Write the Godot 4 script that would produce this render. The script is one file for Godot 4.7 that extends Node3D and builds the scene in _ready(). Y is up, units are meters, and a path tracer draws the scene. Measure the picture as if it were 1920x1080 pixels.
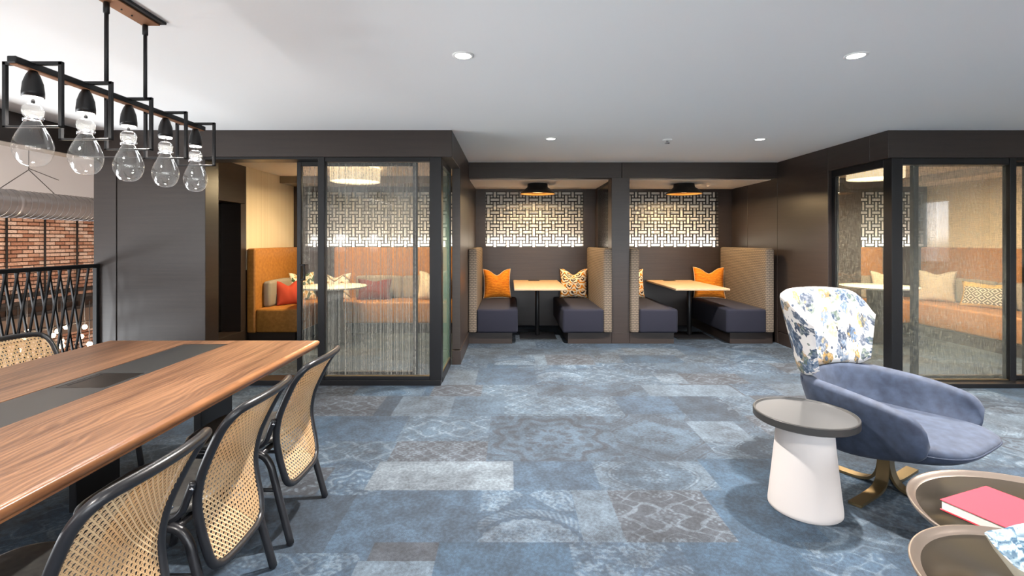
extends Node3D
# Lounge with dining table, glass meeting rooms and two booths. X right, Y up, distance from the lens d = -Z.

const EYE := 1.4
const F := 907.0
const CEIL := 2.461
const BACK := 7.94

var rng := RandomNumberGenerator.new()
var M := {}
var names := {}
var trim_n := 0

# ---------------------------------------------------------------- mesh helpers
func V(x: float, y: float, d: float) -> Vector3:
	return Vector3(x, y, -d)

func new_st() -> SurfaceTool:
	var s := SurfaceTool.new()
	s.begin(Mesh.PRIMITIVE_TRIANGLES)
	s.set_smooth_group(-1)
	return s

func tri_out(s: SurfaceTool, a: Vector3, b: Vector3, c: Vector3, out: Vector3) -> void:
	if (b - a).cross(c - a).dot(out) < 0.0:
		var t := b
		b = c
		c = t
	s.add_vertex(a)
	s.add_vertex(c)
	s.add_vertex(b)

func quad_out(s: SurfaceTool, a: Vector3, b: Vector3, c: Vector3, d: Vector3, out: Vector3) -> void:
	tri_out(s, a, b, c, out)
	tri_out(s, a, c, d, out)

# chamfered box between two corners (any order)
func box(s: SurfaceTool, p: Vector3, q: Vector3, ch := 0.003, xf := Transform3D.IDENTITY) -> void:
	s.set_smooth_group(-1)
	var lo := Vector3(minf(p.x, q.x), minf(p.y, q.y), minf(p.z, q.z))
	var hi := Vector3(maxf(p.x, q.x), maxf(p.y, q.y), maxf(p.z, q.z))
	var sz := hi - lo
	ch = minf(ch, minf(sz.x, minf(sz.y, sz.z)) * 0.4)
	var c := (lo + hi) * 0.5
	var h := sz * 0.5
	var g := func(sx: int, sy: int, sz_: int, k: int) -> Vector3:
		var e := h - Vector3(ch, ch, ch)
		e[k] = h[k]
		return c + Vector3(sx, sy, sz_) * e
	var emit4 := func(a: Vector3, b: Vector3, cc: Vector3, d: Vector3) -> void:
		var o := (a + b + cc + d) * 0.25 - c
		quad_out(s, xf * a, xf * b, xf * cc, xf * d, xf.basis * o)
	for k in 3:
		var i := (k + 1) % 3
		var j := (k + 2) % 3
		for sg in [-1, 1]:
			var pts := []
			for w in [[-1, -1], [1, -1], [1, 1], [-1, 1]]:
				var v := [0, 0, 0]
				v[k] = sg
				v[i] = w[0]
				v[j] = w[1]
				pts.append(g.call(v[0], v[1], v[2], k))
			emit4.call(pts[0], pts[1], pts[2], pts[3])
		for s1 in [-1, 1]:
			for s2 in [-1, 1]:
				var va := [0, 0, 0]
				var vb := [0, 0, 0]
				va[k] = -1
				vb[k] = 1
				va[i] = s1
				vb[i] = s1
				va[j] = s2
				vb[j] = s2
				emit4.call(g.call(va[0], va[1], va[2], i), g.call(vb[0], vb[1], vb[2], i), g.call(vb[0], vb[1], vb[2], j), g.call(va[0], va[1], va[2], j))
	for sx in [-1, 1]:
		for sy in [-1, 1]:
			for sz2 in [-1, 1]:
				tri_out(s, xf * g.call(sx, sy, sz2, 0), xf * g.call(sx, sy, sz2, 1), xf * g.call(sx, sy, sz2, 2), xf.basis * Vector3(sx, sy, sz2))

# plain box from world-like values: x0,x1,y0,y1,d0,d1
func bxd(s: SurfaceTool, x0: float, x1: float, y0: float, y1: float, d0: float, d1: float, ch := 0.003) -> void:
	box(s, V(x0, y0, d0), V(x1, y1, d1), ch)

# rows of points -> smooth surface; orients by signed volume
func grid(s: SurfaceTool, rows: Array, close_u := false, close_v := false, smooth := 0, flip := -1) -> void:
	var nr := rows.size()
	var nc: int = rows[0].size()
	var cen := Vector3.ZERO
	for r in rows:
		cen += r[0]
	cen /= nr
	var ir := nr if close_v else nr - 1
	var ic := nc if close_u else nc - 1
	if flip < 0:
		var vol := 0.0
		for i in ir:
			var ra: PackedVector3Array = rows[i]
			var rb: PackedVector3Array = rows[(i + 1) % nr]
			for j in ic:
				var a := ra[j] - cen
				var b := ra[(j + 1) % nc] - cen
				var c := rb[(j + 1) % nc] - cen
				var d := rb[j] - cen
				vol += a.dot(b.cross(c)) + a.dot(c.cross(d))
		flip = 1 if vol < 0.0 else 0
	s.set_smooth_group(smooth)
	for i in ir:
		var ra: PackedVector3Array = rows[i]
		var rb: PackedVector3Array = rows[(i + 1) % nr]
		for j in ic:
			var j1 := (j + 1) % nc
			var p := [ra[j], ra[j1], rb[j1], rb[j]]
			var u0 := float(j) / ic
			var u1 := float(j + 1) / ic
			var v0 := float(i) / ir
			var v1 := float(i + 1) / ir
			var t := [Vector2(u0, v0), Vector2(u1, v0), Vector2(u1, v1), Vector2(u0, v1)]
			var order := [0, 2, 1, 0, 3, 2] if flip == 0 else [0, 1, 2, 0, 2, 3]
			for half in 2:
				var k0: int = order[half * 3]
				var k1: int = order[half * 3 + 1]
				var k2: int = order[half * 3 + 2]
				if p[k0].is_equal_approx(p[k1]) or p[k1].is_equal_approx(p[k2]) or p[k0].is_equal_approx(p[k2]):
					continue
				for k in [k0, k1, k2]:
					s.set_uv(t[k])
					s.add_vertex(p[k])
	s.set_smooth_group(-1)

func spline(ctrl: Array, per := 6, closed := false) -> PackedVector3Array:
	var out := PackedVector3Array()
	var n := ctrl.size()
	var segs := n if closed else n - 1
	for i in segs:
		var p0: Vector3 = ctrl[(i - 1 + n) % n] if closed or i > 0 else ctrl[0]
		var p1: Vector3 = ctrl[i]
		var p2: Vector3 = ctrl[(i + 1) % n]
		var p3: Vector3 = ctrl[(i + 2) % n] if closed or i + 2 < n else ctrl[n - 1]
		for k in per:
			var t := float(k) / per
			out.append(0.5 * ((2.0 * p1) + (p2 - p0) * t + (2.0 * p0 - 5.0 * p1 + 4.0 * p2 - p3) * t * t + (3.0 * p1 - p0 - 3.0 * p2 + p3) * t * t * t))
	if not closed:
		out.append(ctrl[n - 1])
	return out

func tube(s: SurfaceTool, pts: PackedVector3Array, r: float, n := 10, closed := false, r_end := -1.0) -> void:
	var m := pts.size()
	var rows := []
	var t0 := (pts[1] - pts[0]).normalized()
	var nv := t0.cross(Vector3.UP)
	if nv.length() < 0.1:
		nv = t0.cross(Vector3.RIGHT)
	nv = nv.normalized()
	for i in m:
		var a := pts[i - 1] if i > 0 else (pts[m - 1] if closed else pts[0])
		var b := pts[(i + 1) % m] if (closed or i < m - 1) else pts[m - 1]
		var t := (b - a).normalized()
		nv = (nv - t * nv.dot(t)).normalized()
		var bv := t.cross(nv)
		var rr := r if r_end < 0.0 else lerpf(r, r_end, float(i) / (m - 1))
		var ring := PackedVector3Array()
		for k in n:
			var an := TAU * k / n
			ring.append(pts[i] + (nv * cos(an) + bv * sin(an)) * rr)
		if not closed and i == 0:
			var cap := PackedVector3Array()
			var cap2 := PackedVector3Array()
			for k in n:
				cap.append(pts[i] - t * rr * 0.35)
				cap2.append(pts[i] - t * rr * 0.35 + (ring[k] - pts[i]) * 0.7)
			rows.append(cap)
			rows.append(cap2)
		rows.append(ring)
		if not closed and i == m - 1:
			var cap := PackedVector3Array()
			var cap2 := PackedVector3Array()
			for k in n:
				cap.append(pts[i] + t * rr * 0.35)
				cap2.append(pts[i] + t * rr * 0.35 + (ring[k] - pts[i]) * 0.7)
			rows.append(cap2)
			rows.append(cap)
	grid(s, rows, true, closed)

func lathe(s: SurfaceTool, prof: Array, n := 32, at := Vector3.ZERO, sx := 1.0, sz := 1.0) -> void:
	var rows := []
	for p in prof:
		var ring := PackedVector3Array()
		for k in n:
			var an := TAU * k / n
			ring.append(at + Vector3(cos(an) * p[0] * sx, p[1], sin(an) * p[0] * sz))
		rows.append(ring)
	grid(s, rows, true, false)

# lathe with hard edges between the listed segments
func lathe_hard(s: SurfaceTool, prof: Array, n := 40, at := Vector3.ZERO) -> void:
	var cen := at + Vector3(0, (prof[0][1] + prof[-1][1]) * 0.5, 0)
	for i in prof.size() - 1:
		s.set_smooth_group(i + 10)
		var a: Array = prof[i]
		var b: Array = prof[i + 1]
		var nrm := Vector2(b[1] - a[1], a[0] - b[0])
		for k in n:
			var a0 := TAU * k / n
			var a1 := TAU * (k + 1) / n
			var pa := at + Vector3(cos(a0) * a[0], a[1], sin(a0) * a[0])
			var pb := at + Vector3(cos(a1) * a[0], a[1], sin(a1) * a[0])
			var pc := at + Vector3(cos(a1) * b[0], b[1], sin(a1) * b[0])
			var pd := at + Vector3(cos(a0) * b[0], b[1], sin(a0) * b[0])
			var am := (a0 + a1) * 0.5
			var out := Vector3(cos(am) * nrm.x, nrm.y, sin(am) * nrm.x)
			if not pa.is_equal_approx(pb):
				tri_out(s, pa, pb, pc, out)
			if not pc.is_equal_approx(pd):
				tri_out(s, pa, pc, pd, out)
	s.set_smooth_group(-1)

# rounded box (cushions)
func rbox(s: SurfaceTool, c: Vector3, size: Vector3, r: float, n := 5, bulge := 0.0, xf := Transform3D.IDENTITY) -> void:
	var h := size * 0.5
	r = minf(r, minf(h.x, minf(h.y, h.z)))
	for k in 3:
		var i := (k + 1) % 3
		var j := (k + 2) % 3
		for sg in [-1.0, 1.0]:
			var rows := []
			var us := _stops(h[i], r, n)
			var vs := _stops(h[j], r, n)
			for v in vs:
				var row := PackedVector3Array()
				for u in us:
					var p := Vector3.ZERO
					p[k] = sg * h[k]
					p[i] = u
					p[j] = v
					var inner := Vector3(clampf(p.x, -h.x + r, h.x - r), clampf(p.y, -h.y + r, h.y - r), clampf(p.z, -h.z + r, h.z - r))
					var o := inner + (p - inner).normalized() * r
					if bulge > 0.0:
						o[k] += sg * bulge * (1.0 - pow(absf(u) / h[i], 2.0)) * (1.0 - pow(absf(v) / h[j], 2.0))
					row.append(xf * (c + o))
				rows.append(row)
			var mid: Vector3 = (rows[0][0] + rows[-1][-1]) * 0.5 - xf * c
			var e1: Vector3 = rows[0][-1] - rows[0][0]
			var e2: Vector3 = rows[-1][0] - rows[0][0]
			grid(s, rows, false, false, 0, 0 if e1.cross(e2).dot(mid) > 0.0 else 1)

func _stops(h: float, r: float, n: int) -> Array:
	var a := []
	for i in n:
		var t := float(i) / n
		a.append(-h + r * (1.0 - cos(t * PI * 0.25) * 1.0 / cos(t * PI * 0.25) * (1.0 - t)) if false else -h + r * t)
	var inner := maxf(h - r, 0.0)
	var m := maxi(1, int(inner * 2.0 / 0.12))
	if inner > 0.0005:
		for i in m + 1:
			a.append(-inner + 2.0 * inner * i / m)
	else:
		a.append(0.0)
	for i in n:
		a.append(h - r * (1.0 - float(i + 1) / n))
	return a

# sheet of thickness t with rounded rim; centre is a callable (u,v in -1..1) -> Vector3
func sheet(s: SurfaceTool, centre: Callable, t: float, nu: int, nv: int, eu := 8.0, ev := 8.0) -> void:
	for side in [1.0, -1.0]:
		var rows := []
		var vol_hint := 0
		for i in nv + 1:
			var v0 := -1.0 + 2.0 * i / nv
			var v := sin(v0 * PI * 0.5) * 0.35 + v0 * 0.65
			var row := PackedVector3Array()
			for j in nu + 1:
				var u0 := -1.0 + 2.0 * j / nu
				var u := sin(u0 * PI * 0.5) * 0.35 + u0 * 0.65
				var e := 0.004
				var du: Vector3 = centre.call(minf(u + e, 1.0), v) - centre.call(maxf(u - e, -1.0), v)
				var dv: Vector3 = centre.call(u, minf(v + e, 1.0)) - centre.call(u, maxf(v - e, -1.0))
				var nrm := du.cross(dv).normalized()
				var off := t * sqrt(maxf(0.0, 1.0 - pow(absf(u), eu))) * sqrt(maxf(0.0, 1.0 - pow(absf(v), ev)))
				row.append(centre.call(u, v) + nrm * off * side)
			rows.append(row)
		grid(s, rows, false, false, 0, 0 if side > 0 else 1)

# cushion with pinched corners and a chopped top, standing on y = 0
func pillow(s: SurfaceTool, w: float, h: float, t: float, notch: float, n := 18) -> void:
	for side in [1.0, -1.0]:
		var rows := []
		for i in n + 1:
			var v := -1.0 + 2.0 * i / n
			var row := PackedVector3Array()
			for j in n + 1:
				var u := -1.0 + 2.0 * j / n
				var x := u * w * 0.5 * (1.0 - 0.10 * (1.0 - v * v))
				var y := v * h * 0.5 * (1.0 - 0.07 * (1.0 - u * u))
				var up := clampf((v + 0.15) / 1.15, 0.0, 1.0)
				y -= notch * up * up * exp(-pow(u / 0.42, 2.0)) * 1.0
				var bulge := pow(maxf(0.0, (1.0 - u * u)), 0.55) * pow(maxf(0.0, (1.0 - v * v)), 0.55)
				var z := t * 0.5 * bulge
				z *= 1.0 - 0.45 * up * exp(-pow(u / 0.16, 2.0)) * (1.0 if notch > 0.0 else 0.0)
				z += 0.004 * sin(u * 9.0 + v * 4.0) * bulge
				row.append(Vector3(x, y + h * 0.5, z * side))
			rows.append(row)
		grid(s, rows, false, false, 0, 0 if side > 0 else 1)

# ---------------------------------------------------------------- node helpers
func numbered(n: String) -> String:
	if not names.has(n):
		names[n] = 0
		return n
	names[n] += 1
	return "%s_%03d" % [n, names[n]]

func thing(called: String, label: String, category: String, at := Vector3.ZERO, turn := 0.0, group := "") -> Node3D:
	var o := Node3D.new()
	o.name = numbered(called)
	add_child(o)
	o.position = at
	o.rotation.y = turn
	o.set_meta("label", label)
	o.set_meta("category", category)
	if group:
		o.set_meta("group", group)
	return o

func structure(called: String, label := "") -> Node3D:
	var o := Node3D.new()
	o.name = numbered(called)
	add_child(o)
	o.set_meta("kind", "structure")
	if label:
		o.set_meta("label", label)
		o.set_meta("category", called.split("_")[0])
	return o

func obj(called: String, s: SurfaceTool, m: Material, parent: Node, norm := true) -> MeshInstance3D:
	if norm:
		s.generate_normals()
	var o := MeshInstance3D.new()
	o.name = called
	o.mesh = s.commit()
	o.material_override = m
	o.cast_shadow = GeometryInstance3D.SHADOW_CASTING_SETTING_ON
	parent.add_child(o, true)
	return o

func tag(o: Node, label: String, category: String, group := "") -> Node:
	o.set_meta("label", label)
	o.set_meta("category", category)
	if group:
		o.set_meta("group", group)
	return o

func part_box(parent: Node, called: String, m: Material, x0: float, x1: float, y0: float, y1: float, d0: float, d1: float, ch := 0.003) -> MeshInstance3D:
	var s := new_st()
	bxd(s, x0, x1, y0, y1, d0, d1, ch)
	return obj(called, s, m, parent)

func lbox(parent: Node, called: String, m: Material, a: Vector3, b: Vector3, ch := 0.003) -> MeshInstance3D:
	var s := new_st()
	box(s, a, b, ch)
	return obj(called, s, m, parent)

# ---------------------------------------------------------------- materials
func c8(r: int, g: int, b: int) -> Color:
	return Color(r / 255.0, g / 255.0, b / 255.0)

func mat(n: String, c: Color, rough := 0.7, metal := 0.0) -> StandardMaterial3D:
	var m := StandardMaterial3D.new()
	m.resource_name = n
	m.albedo_color = c
	m.roughness = rough
	m.metallic = metal
	M[n] = m
	return m

func tex(img: Image) -> ImageTexture:
	return ImageTexture.create_from_image(img)

func tri_tex(m: StandardMaterial3D, t: Texture2D, scale: Vector3, world := true) -> void:
	m.albedo_texture = t
	m.uv1_triplanar = true
	m.uv1_world_triplanar = world
	m.uv1_scale = scale
	m.uv1_triplanar_sharpness = 8.0

func img_of(w: int, h: int, f: Callable) -> Image:
	var b := PackedByteArray()
	b.resize(w * h * 3)
	var k := 0
	for y in h:
		for x in w:
			var c: Color = f.call(x, y)
			b[k] = int(clampf(c.r, 0, 1) * 255.0)
			b[k + 1] = int(clampf(c.g, 0, 1) * 255.0)
			b[k + 2] = int(clampf(c.b, 0, 1) * 255.0)
			k += 3
	return Image.create_from_data(w, h, false, Image.FORMAT_RGB8, b)

func noise(sd: int, freq: float, oct := 3) -> FastNoiseLite:
	var n := FastNoiseLite.new()
	n.seed = sd
	n.frequency = freq
	n.noise_type = FastNoiseLite.TYPE_SIMPLEX_SMOOTH
	n.fractal_octaves = oct
	return n

# noise that repeats over w (blend of two taps)
func wrapn(n: FastNoiseLite, x: float, y: float, w: float, h: float, sx: float, sy: float) -> float:
	var fx := x / w
	var fy := y / h
	var a := n.get_noise_2d(x * sx, y * sy)
	var b := n.get_noise_2d((x - w) * sx, y * sy)
	var c := n.get_noise_2d(x * sx, (y - h) * sy)
	var d := n.get_noise_2d((x - w) * sx, (y - h) * sy)
	return lerpf(lerpf(a, b, fx), lerpf(c, d, fx), fy)

func noise_tex(sd: int, freq: float, c0: Color, c1: Color, size := 512, oct := 4) -> NoiseTexture2D:
	var t := NoiseTexture2D.new()
	t.noise = noise(sd, freq, oct)
	t.width = size
	t.height = size
	t.seamless = true
	var g := Gradient.new()
	g.set_color(0, c0)
	g.set_color(1, c1)
	t.color_ramp = g
	return t

func make_materials() -> void:
	mat("plaster", c8(236, 236, 235), 0.9)
	mat("booth_ceiling", c8(222, 212, 198), 0.9)
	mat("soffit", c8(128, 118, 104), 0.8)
	mat("off_white", c8(226, 224, 220), 0.85)
	mat("black_metal", c8(27, 27, 29), 0.38, 0.3)
	mat("frame_metal", c8(26, 26, 28), 0.35, 0.3)
	mat("chair_tube", c8(30, 30, 33), 0.32)
	mat("screen_black", c8(13, 12, 12), 0.5)
	mat("screen_back", c8(238, 236, 230), 0.8)
	mat("bronze", c8(122, 106, 78), 0.38, 0.85)
	mat("tray_rim", c8(150, 137, 127), 0.28, 0.75)
	mat("tray_metal", c8(68, 63, 54), 0.3, 0.7)
	mat("table_disc", c8(84, 84, 84), 0.4, 0.35)
	mat("disc_edge", c8(52, 51, 50), 0.5, 0.2)
	mat("pedestal_white", c8(196, 190, 187), 0.75)
	mat("book_red", c8(200, 42, 62), 0.65)
	mat("paper", c8(233, 231, 226), 0.9)
	mat("copper", c8(158, 112, 80), 0.4, 0.5)
	mat("duct", c8(120, 121, 124), 0.3, 0.9)
	mat("dark_steel", c8(30, 27, 26), 0.5, 0.4)
	mat("mortar", c8(70, 54, 46), 0.95)
	mat("lower_wall", c8(216, 196, 182), 0.9)
	mat("slab_edge", c8(96, 82, 72), 0.8)
	mat("lower_floor", c8(88, 72, 62), 0.6)
	mat("chrome", c8(200, 200, 204), 0.18, 1.0)
	mat("white_plastic", c8(238, 238, 236), 0.5)
	mat("niche_panel", c8(26, 24, 26), 0.14)
	mat("dark_glass", c8(30, 27, 25), 0.2)
	mat("round_table", c8(232, 228, 216), 0.5)
	mat("pedestal_dark", c8(66, 60, 56), 0.5)
	mat("grommet", c8(58, 50, 44), 0.5)
	mat("pillow_red", c8(172, 62, 38), 0.9)
	mat("pillow_wine", c8(112, 44, 40), 0.9)
	mat("piping", c8(232, 214, 180), 0.9)
	mat("drum_shade", c8(240, 232, 214), 0.9)
	mat("lamp_black", c8(30, 28, 26), 0.45)
	mat("lamp_gold", c8(206, 150, 70), 0.4, 0.4)
	mat("inlay", c8(80, 80, 80), 0.33, 0.6)
	mat("inlay_gap", c8(20, 18, 17), 0.8)
	mat("hatch", c8(32, 26, 21), 0.3, 0.3)
	mat("bulkhead", c8(190, 195, 201), 0.9)
	mat("rail_black", c8(9, 9, 10), 0.6)
	mat("cable", c8(60, 60, 62), 0.5)

	# glowing faces
	for e in [["glow_down", Color(1, 0.97, 0.93), 9.0], ["glow_chand", Color(1, 0.97, 0.94), 14.0], ["glow_booth", Color(1, 0.83, 0.58), 5.0], ["glow_drum", Color(1, 0.9, 0.72), 3.4], ["glow_globe", Color(1, 0.86, 0.68), 12.0], ["glow_led", Color(1, 0.96, 0.9), 5.0]]:
		var m := mat(e[0], Color(0.9, 0.88, 0.84), 0.6)
		m.emission_enabled = true
		m.emission = e[1]
		m.emission_energy_multiplier = e[2]
	M.drum_shade.emission_enabled = true
	M.drum_shade.emission = Color(1, 0.9, 0.72)
	M.drum_shade.emission_energy_multiplier = 0.9

	# dark laminate with horizontal grain
	var n1 := noise(3, 0.02, 4)
	var n2 := noise(5, 0.05, 2)
	var im := img_of(512, 512, func(x, y):
		var g := wrapn(n1, x, y, 512.0, 512.0, 0.09, 3.2)
		var f := wrapn(n2, x, y, 512.0, 512.0, 0.5, 9.0)
		var b := 0.5 + 0.32 * g + 0.16 * f
		return c8(38, 32, 30).lerp(c8(66, 55, 49), b))
	var lam := mat("laminate", Color.WHITE, 0.36)
	tri_tex(lam, tex(im), Vector3(0.9, 0.9, 0.9))
	# walnut: u along the board
	var w1 := noise(11, 0.006, 3)
	var w2 := noise(12, 0.02, 3)
	var w3 := noise(13, 0.08, 2)
	im = img_of(1400, 600, func(x, y):
		var board := int(y / 150.0)
		var yy: float = y + board * 977.0
		var wv := w1.get_noise_2d(x * 0.42 + board * 531.0, yy * 0.8) * 34.0
		var wv2 := w2.get_noise_2d(x * 0.22, yy * 0.7) * 7.0
		var ring := sin((yy + wv + wv2) * 0.62)
		ring = pow(0.5 + 0.5 * ring, 1.5)
		var fine := w3.get_noise_2d(x * 0.07, yy * 4.6)
		var streak := w2.get_noise_2d(x * 0.09 + 700.0, yy * 2.1)
		var broad := w1.get_noise_2d(x * 0.2 + 900.0, yy * 0.9)
		var k := 0.6 + 0.28 * (ring - 0.4) + 0.26 * fine + 0.34 * broad + 0.34 * streak
		var c := c8(70, 46, 33).lerp(c8(158, 116, 85), clampf(k, 0.0, 1.0))
		return c)
	var wal := mat("walnut", Color.WHITE, 0.34)
	wal.albedo_texture = tex(im)
	# edge of the walnut top
	var wed := mat("walnut_edge", Color.WHITE, 0.3)
	var im2 := img_of(512, 64, func(x, y):
		var k := 0.5 + 0.35 * wrapn(w3, x, y, 512.0, 64.0, 0.06, 1.6) + 0.3 * wrapn(w2, x, y, 512.0, 64.0, 0.1, 0.8)
		return c8(98, 62, 38).lerp(c8(166, 116, 78), clampf(k, 0.0, 1.0)))
	tri_tex(wed, tex(im2), Vector3(0.9, 8.0, 0.9))
	# maple booth tops
	var mp := mat("maple", Color.WHITE, 0.45)
	im = img_of(256, 256, func(x, y):
		var k := 0.5 + 0.4 * wrapn(w2, x, y, 256.0, 256.0, 2.2, 0.25)
		return c8(178, 150, 118).lerp(c8(196, 170, 138), clampf(k, 0.0, 1.0)))
	tri_tex(mp, tex(im), Vector3(1.2, 1.2, 1.2))
	# cream wallpaper with vertical stripes
	var wp := mat("wallpaper", Color.WHITE, 0.85)
	var stripe := []
	rng.seed = 41
	for i in 256:
		stripe.append(rng.randf() * 0.45 + (0.5 if rng.randf() < 0.06 else 0.0))
	im = img_of(256, 64, func(x, y):
		return c8(232, 218, 190).lerp(c8(204, 184, 150), stripe[x]))
	tri_tex(wp, tex(im), Vector3(1.1, 1.1, 1.1))
	# booth back fabric: basket plaid
	var bf := mat("plaid", Color.WHITE, 0.92)
	var n5 := noise(21, 0.3, 2)
	im = img_of(192, 192, func(x, y):
		var cx: float = (x % 24) / 24.0
		var cy: float = (y % 12) / 12.0
		var shift := (int(y / 12) % 2) * 0.5
		var px := fposmod(cx + shift, 1.0)
		var line := 1.0 if (cy < 0.26 or px < 0.12) else 0.0
		var k := 0.62 + 0.22 * n5.get_noise_2d(x * 0.6, y * 3.0) + 0.2 * n5.get_noise_2d(x * 3.0, y * 0.5) - 0.5 * line
		return c8(66, 57, 52).lerp(c8(162, 147, 126), clampf(k, 0.0, 1.0)))
	tri_tex(bf, tex(im), Vector3(2.6, 2.6, 2.6))
	# velvet seat
	mat("velvet", c8(26, 27, 42), 0.9)
	# cognac leather
	var lg := mat("cognac", Color.WHITE, 0.5)
	tri_tex(lg, noise_tex(31, 0.018, c8(154, 101, 42), c8(184, 128, 62)), Vector3(1.6, 1.6, 1.6), false)
	# blue suede
	var bs := mat("suede", Color.WHITE, 0.72)
	tri_tex(bs, noise_tex(33, 0.012, c8(34, 44, 63), c8(58, 70, 92)), Vector3(2.2, 2.2, 2.2), false)
	bs.rim_enabled = true
	bs.rim = 0.15
	bs.rim_tint = 0.5
	mat("suede_seam", c8(40, 49, 68), 0.8)
	# dark seat leather
	var sl := mat("seat_leather", Color.WHITE, 0.42)
	tri_tex(sl, noise_tex(35, 0.02, c8(46, 46, 46), c8(72, 71, 68)), Vector3(3, 3, 3), false)
	# cane
	mat("cane", c8(226, 198, 156), 0.6)
	# grey bolster
	var gb := mat("bolster", Color.WHITE, 0.95)
	tri_tex(gb, noise_tex(37, 0.2, c8(116, 108, 96), c8(176, 168, 152), 256, 2), Vector3(4, 4, 4), false)
	var cr := mat("cream_cloth", Color.WHITE, 0.95)
	tri_tex(cr, noise_tex(38, 0.25, c8(188, 174, 150), c8(226, 214, 192), 256, 2), Vector3(4, 4, 4), false)
	# orange cushion: horizontal ribs
	var oc := mat("orange_cloth", Color.WHITE, 0.9)
	var n7 := noise(51, 0.05, 2)
	im = img_of(256, 256, func(x, y):
		var k := 0.5 + 0.5 * sin(y * 0.42 + n7.get_noise_2d(x * 0.4, y) * 3.0)
		return c8(196, 104, 14).lerp(c8(232, 146, 34), k))
	oc.albedo_texture = tex(im)
	oc.heightmap_enabled = true
	oc.heightmap_texture = oc.albedo_texture
	oc.heightmap_scale = 0.25
	# scalloped print cushion
	var pc := mat("print_cloth", Color.WHITE, 0.9)
	var n8 := noise(52, 0.012, 2)
	im = img_of(256, 256, func(x, y):
		var wx: float = x + 12.0 * n8.get_noise_2d(x, y)
		var wy: float = y + 12.0 * n8.get_noise_2d(x + 300.0, y)
		var row := int(floor(wy / 56.0))
		var best := 0.0
		for k in [row, row + 1]:
			var cx := fposmod(wx + (k % 2) * 43.0, 86.0) - 43.0
			var cy: float = wy - (k + 1) * 56.0
			var r := sqrt(cx * cx + cy * cy * 1.2)
			if cy < 0.0 and r < 60.0:
				best = r
				break
			best = r
		var band := int(best / 12.0) % 4
		var tone: float = n8.get_noise_2d(x * 1.2 + 900.0, y * 1.2)
		if band == 0 or band == 2:
			return c8(238, 224, 198)
		if tone > 0.02:
			return c8(222, 138, 24)
		return c8(46, 36, 31) if band == 1 else c8(96, 78, 66))
	pc.albedo_texture = tex(im)
	# chevron cushion
	var cv := mat("chevron_cloth", Color.WHITE, 0.9)
	im = img_of(192, 192, func(x, y):
		var t := absf(fposmod(x / 96.0, 1.0) - 0.5) * 2.0
		var k := fposmod((y + t * 44.0) / 58.0, 1.0)
		if k < 0.16:
			return c8(70, 74, 58)
		if k < 0.3:
			return c8(196, 150, 88)
		return c8(232, 222, 200))
	cv.albedo_texture = tex(im)
	# leaf print
	var lf := mat("leaf_cloth", Color.WHITE, 0.9)
	var n9 := noise(54, 0.03, 3)
	im = img_of(128, 128, func(x, y):
		var k := n9.get_noise_2d(x, y * 0.7)
		if k > 0.12:
			return c8(62, 92, 66)
		if k < -0.25:
			return c8(190, 156, 90)
		return c8(228, 222, 204))
	lf.albedo_texture = tex(im)
	# diamond cushion
	var dm := mat("diamond_cloth", Color.WHITE, 0.9)
	im = img_of(300, 150, func(x, y):
		if x < 16 or x > 284 or y < 16 or y > 118:
			return c8(206, 170, 96)
		var a := absf(fposmod(x / 66.0, 1.0) - 0.5) + absf(fposmod(y / 50.0, 1.0) - 0.5)
		var k := fposmod(a * 3.0, 1.0)
		return c8(232, 222, 198) if k < 0.42 else c8(98, 92, 76))
	dm.albedo_texture = tex(im)
	# marbled bowl
	var bw := mat("bowl_glaze", Color.WHITE, 0.12)
	var n10 := noise(61, 0.02, 4)
	im = img_of(256, 256, func(x, y):
		var k := n10.get_noise_2d(x * 0.6 + 40.0 * n10.get_noise_2d(x, y), y * 2.4)
		return c8(172, 186, 190).lerp(c8(56, 86, 110), clampf(k * 2.0 + 0.36, 0.0, 1.0)))
	tri_tex(bw, tex(im), Vector3(5, 5, 5), false)
	bw.clearcoat_enabled = true
	bw.clearcoat = 0.6
	mat("bowl_white", c8(232, 230, 214), 0.25)
	# bricks
	var bn := noise_tex(71, 0.03, c8(188, 184, 180), c8(255, 255, 255), 256, 4)
	var bc := [c8(220, 182, 160), c8(204, 160, 136), c8(230, 200, 182), c8(184, 136, 112), c8(214, 172, 148), c8(236, 212, 196)]
	for i in bc.size():
		var m := mat("brick_%d" % i, bc[i], 0.92)
		tri_tex(m, bn, Vector3(3.1, 3.1, 3.1))
	# glass
	for e in [["pane", Color(0.9, 0.95, 0.93, 0.03)], ["pane_green", Color(0.62, 0.82, 0.70, 0.22)], ["bulb_glass", Color(0.9, 0.92, 0.93, 0.02)]]:
		var g := mat(e[0], e[1], 0.03)
		g.transparency = BaseMaterial3D.TRANSPARENCY_ALPHA
		g.metallic_specular = 0.5
	# woven interlayers of the glass
	rng.seed = 77
	var cols := []
	for i in 512:
		cols.append(rng.randf())
	var n11 := noise(81, 0.03, 2)
	M["strings"] = interlayer("strings", func(x, y):
		var k: float = cols[x] * 0.85 + 0.36 * wrapn(n11, x, y, 512.0, 512.0, 9.0, 1.6) + 0.16 * wrapn(n11, x, y, 512.0, 512.0, 1.2, 7.0)
		return clampf((k - 0.46) * 2.6, 0.0, 1.0) * 0.68, c8(158, 155, 146))
	M["linen"] = interlayer("linen", func(x, y):
		var k := 0.40 + 0.55 * wrapn(n11, x, y, 512.0, 512.0, 7.0, 0.7) + 0.42 * wrapn(n11, x, y, 512.0, 512.0, 0.7, 7.0)
		return clampf((k - 0.26) * 1.5, 0.0, 1.0) * 0.46, c8(158, 154, 130))
	make_floral()
	make_carpet()

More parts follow.
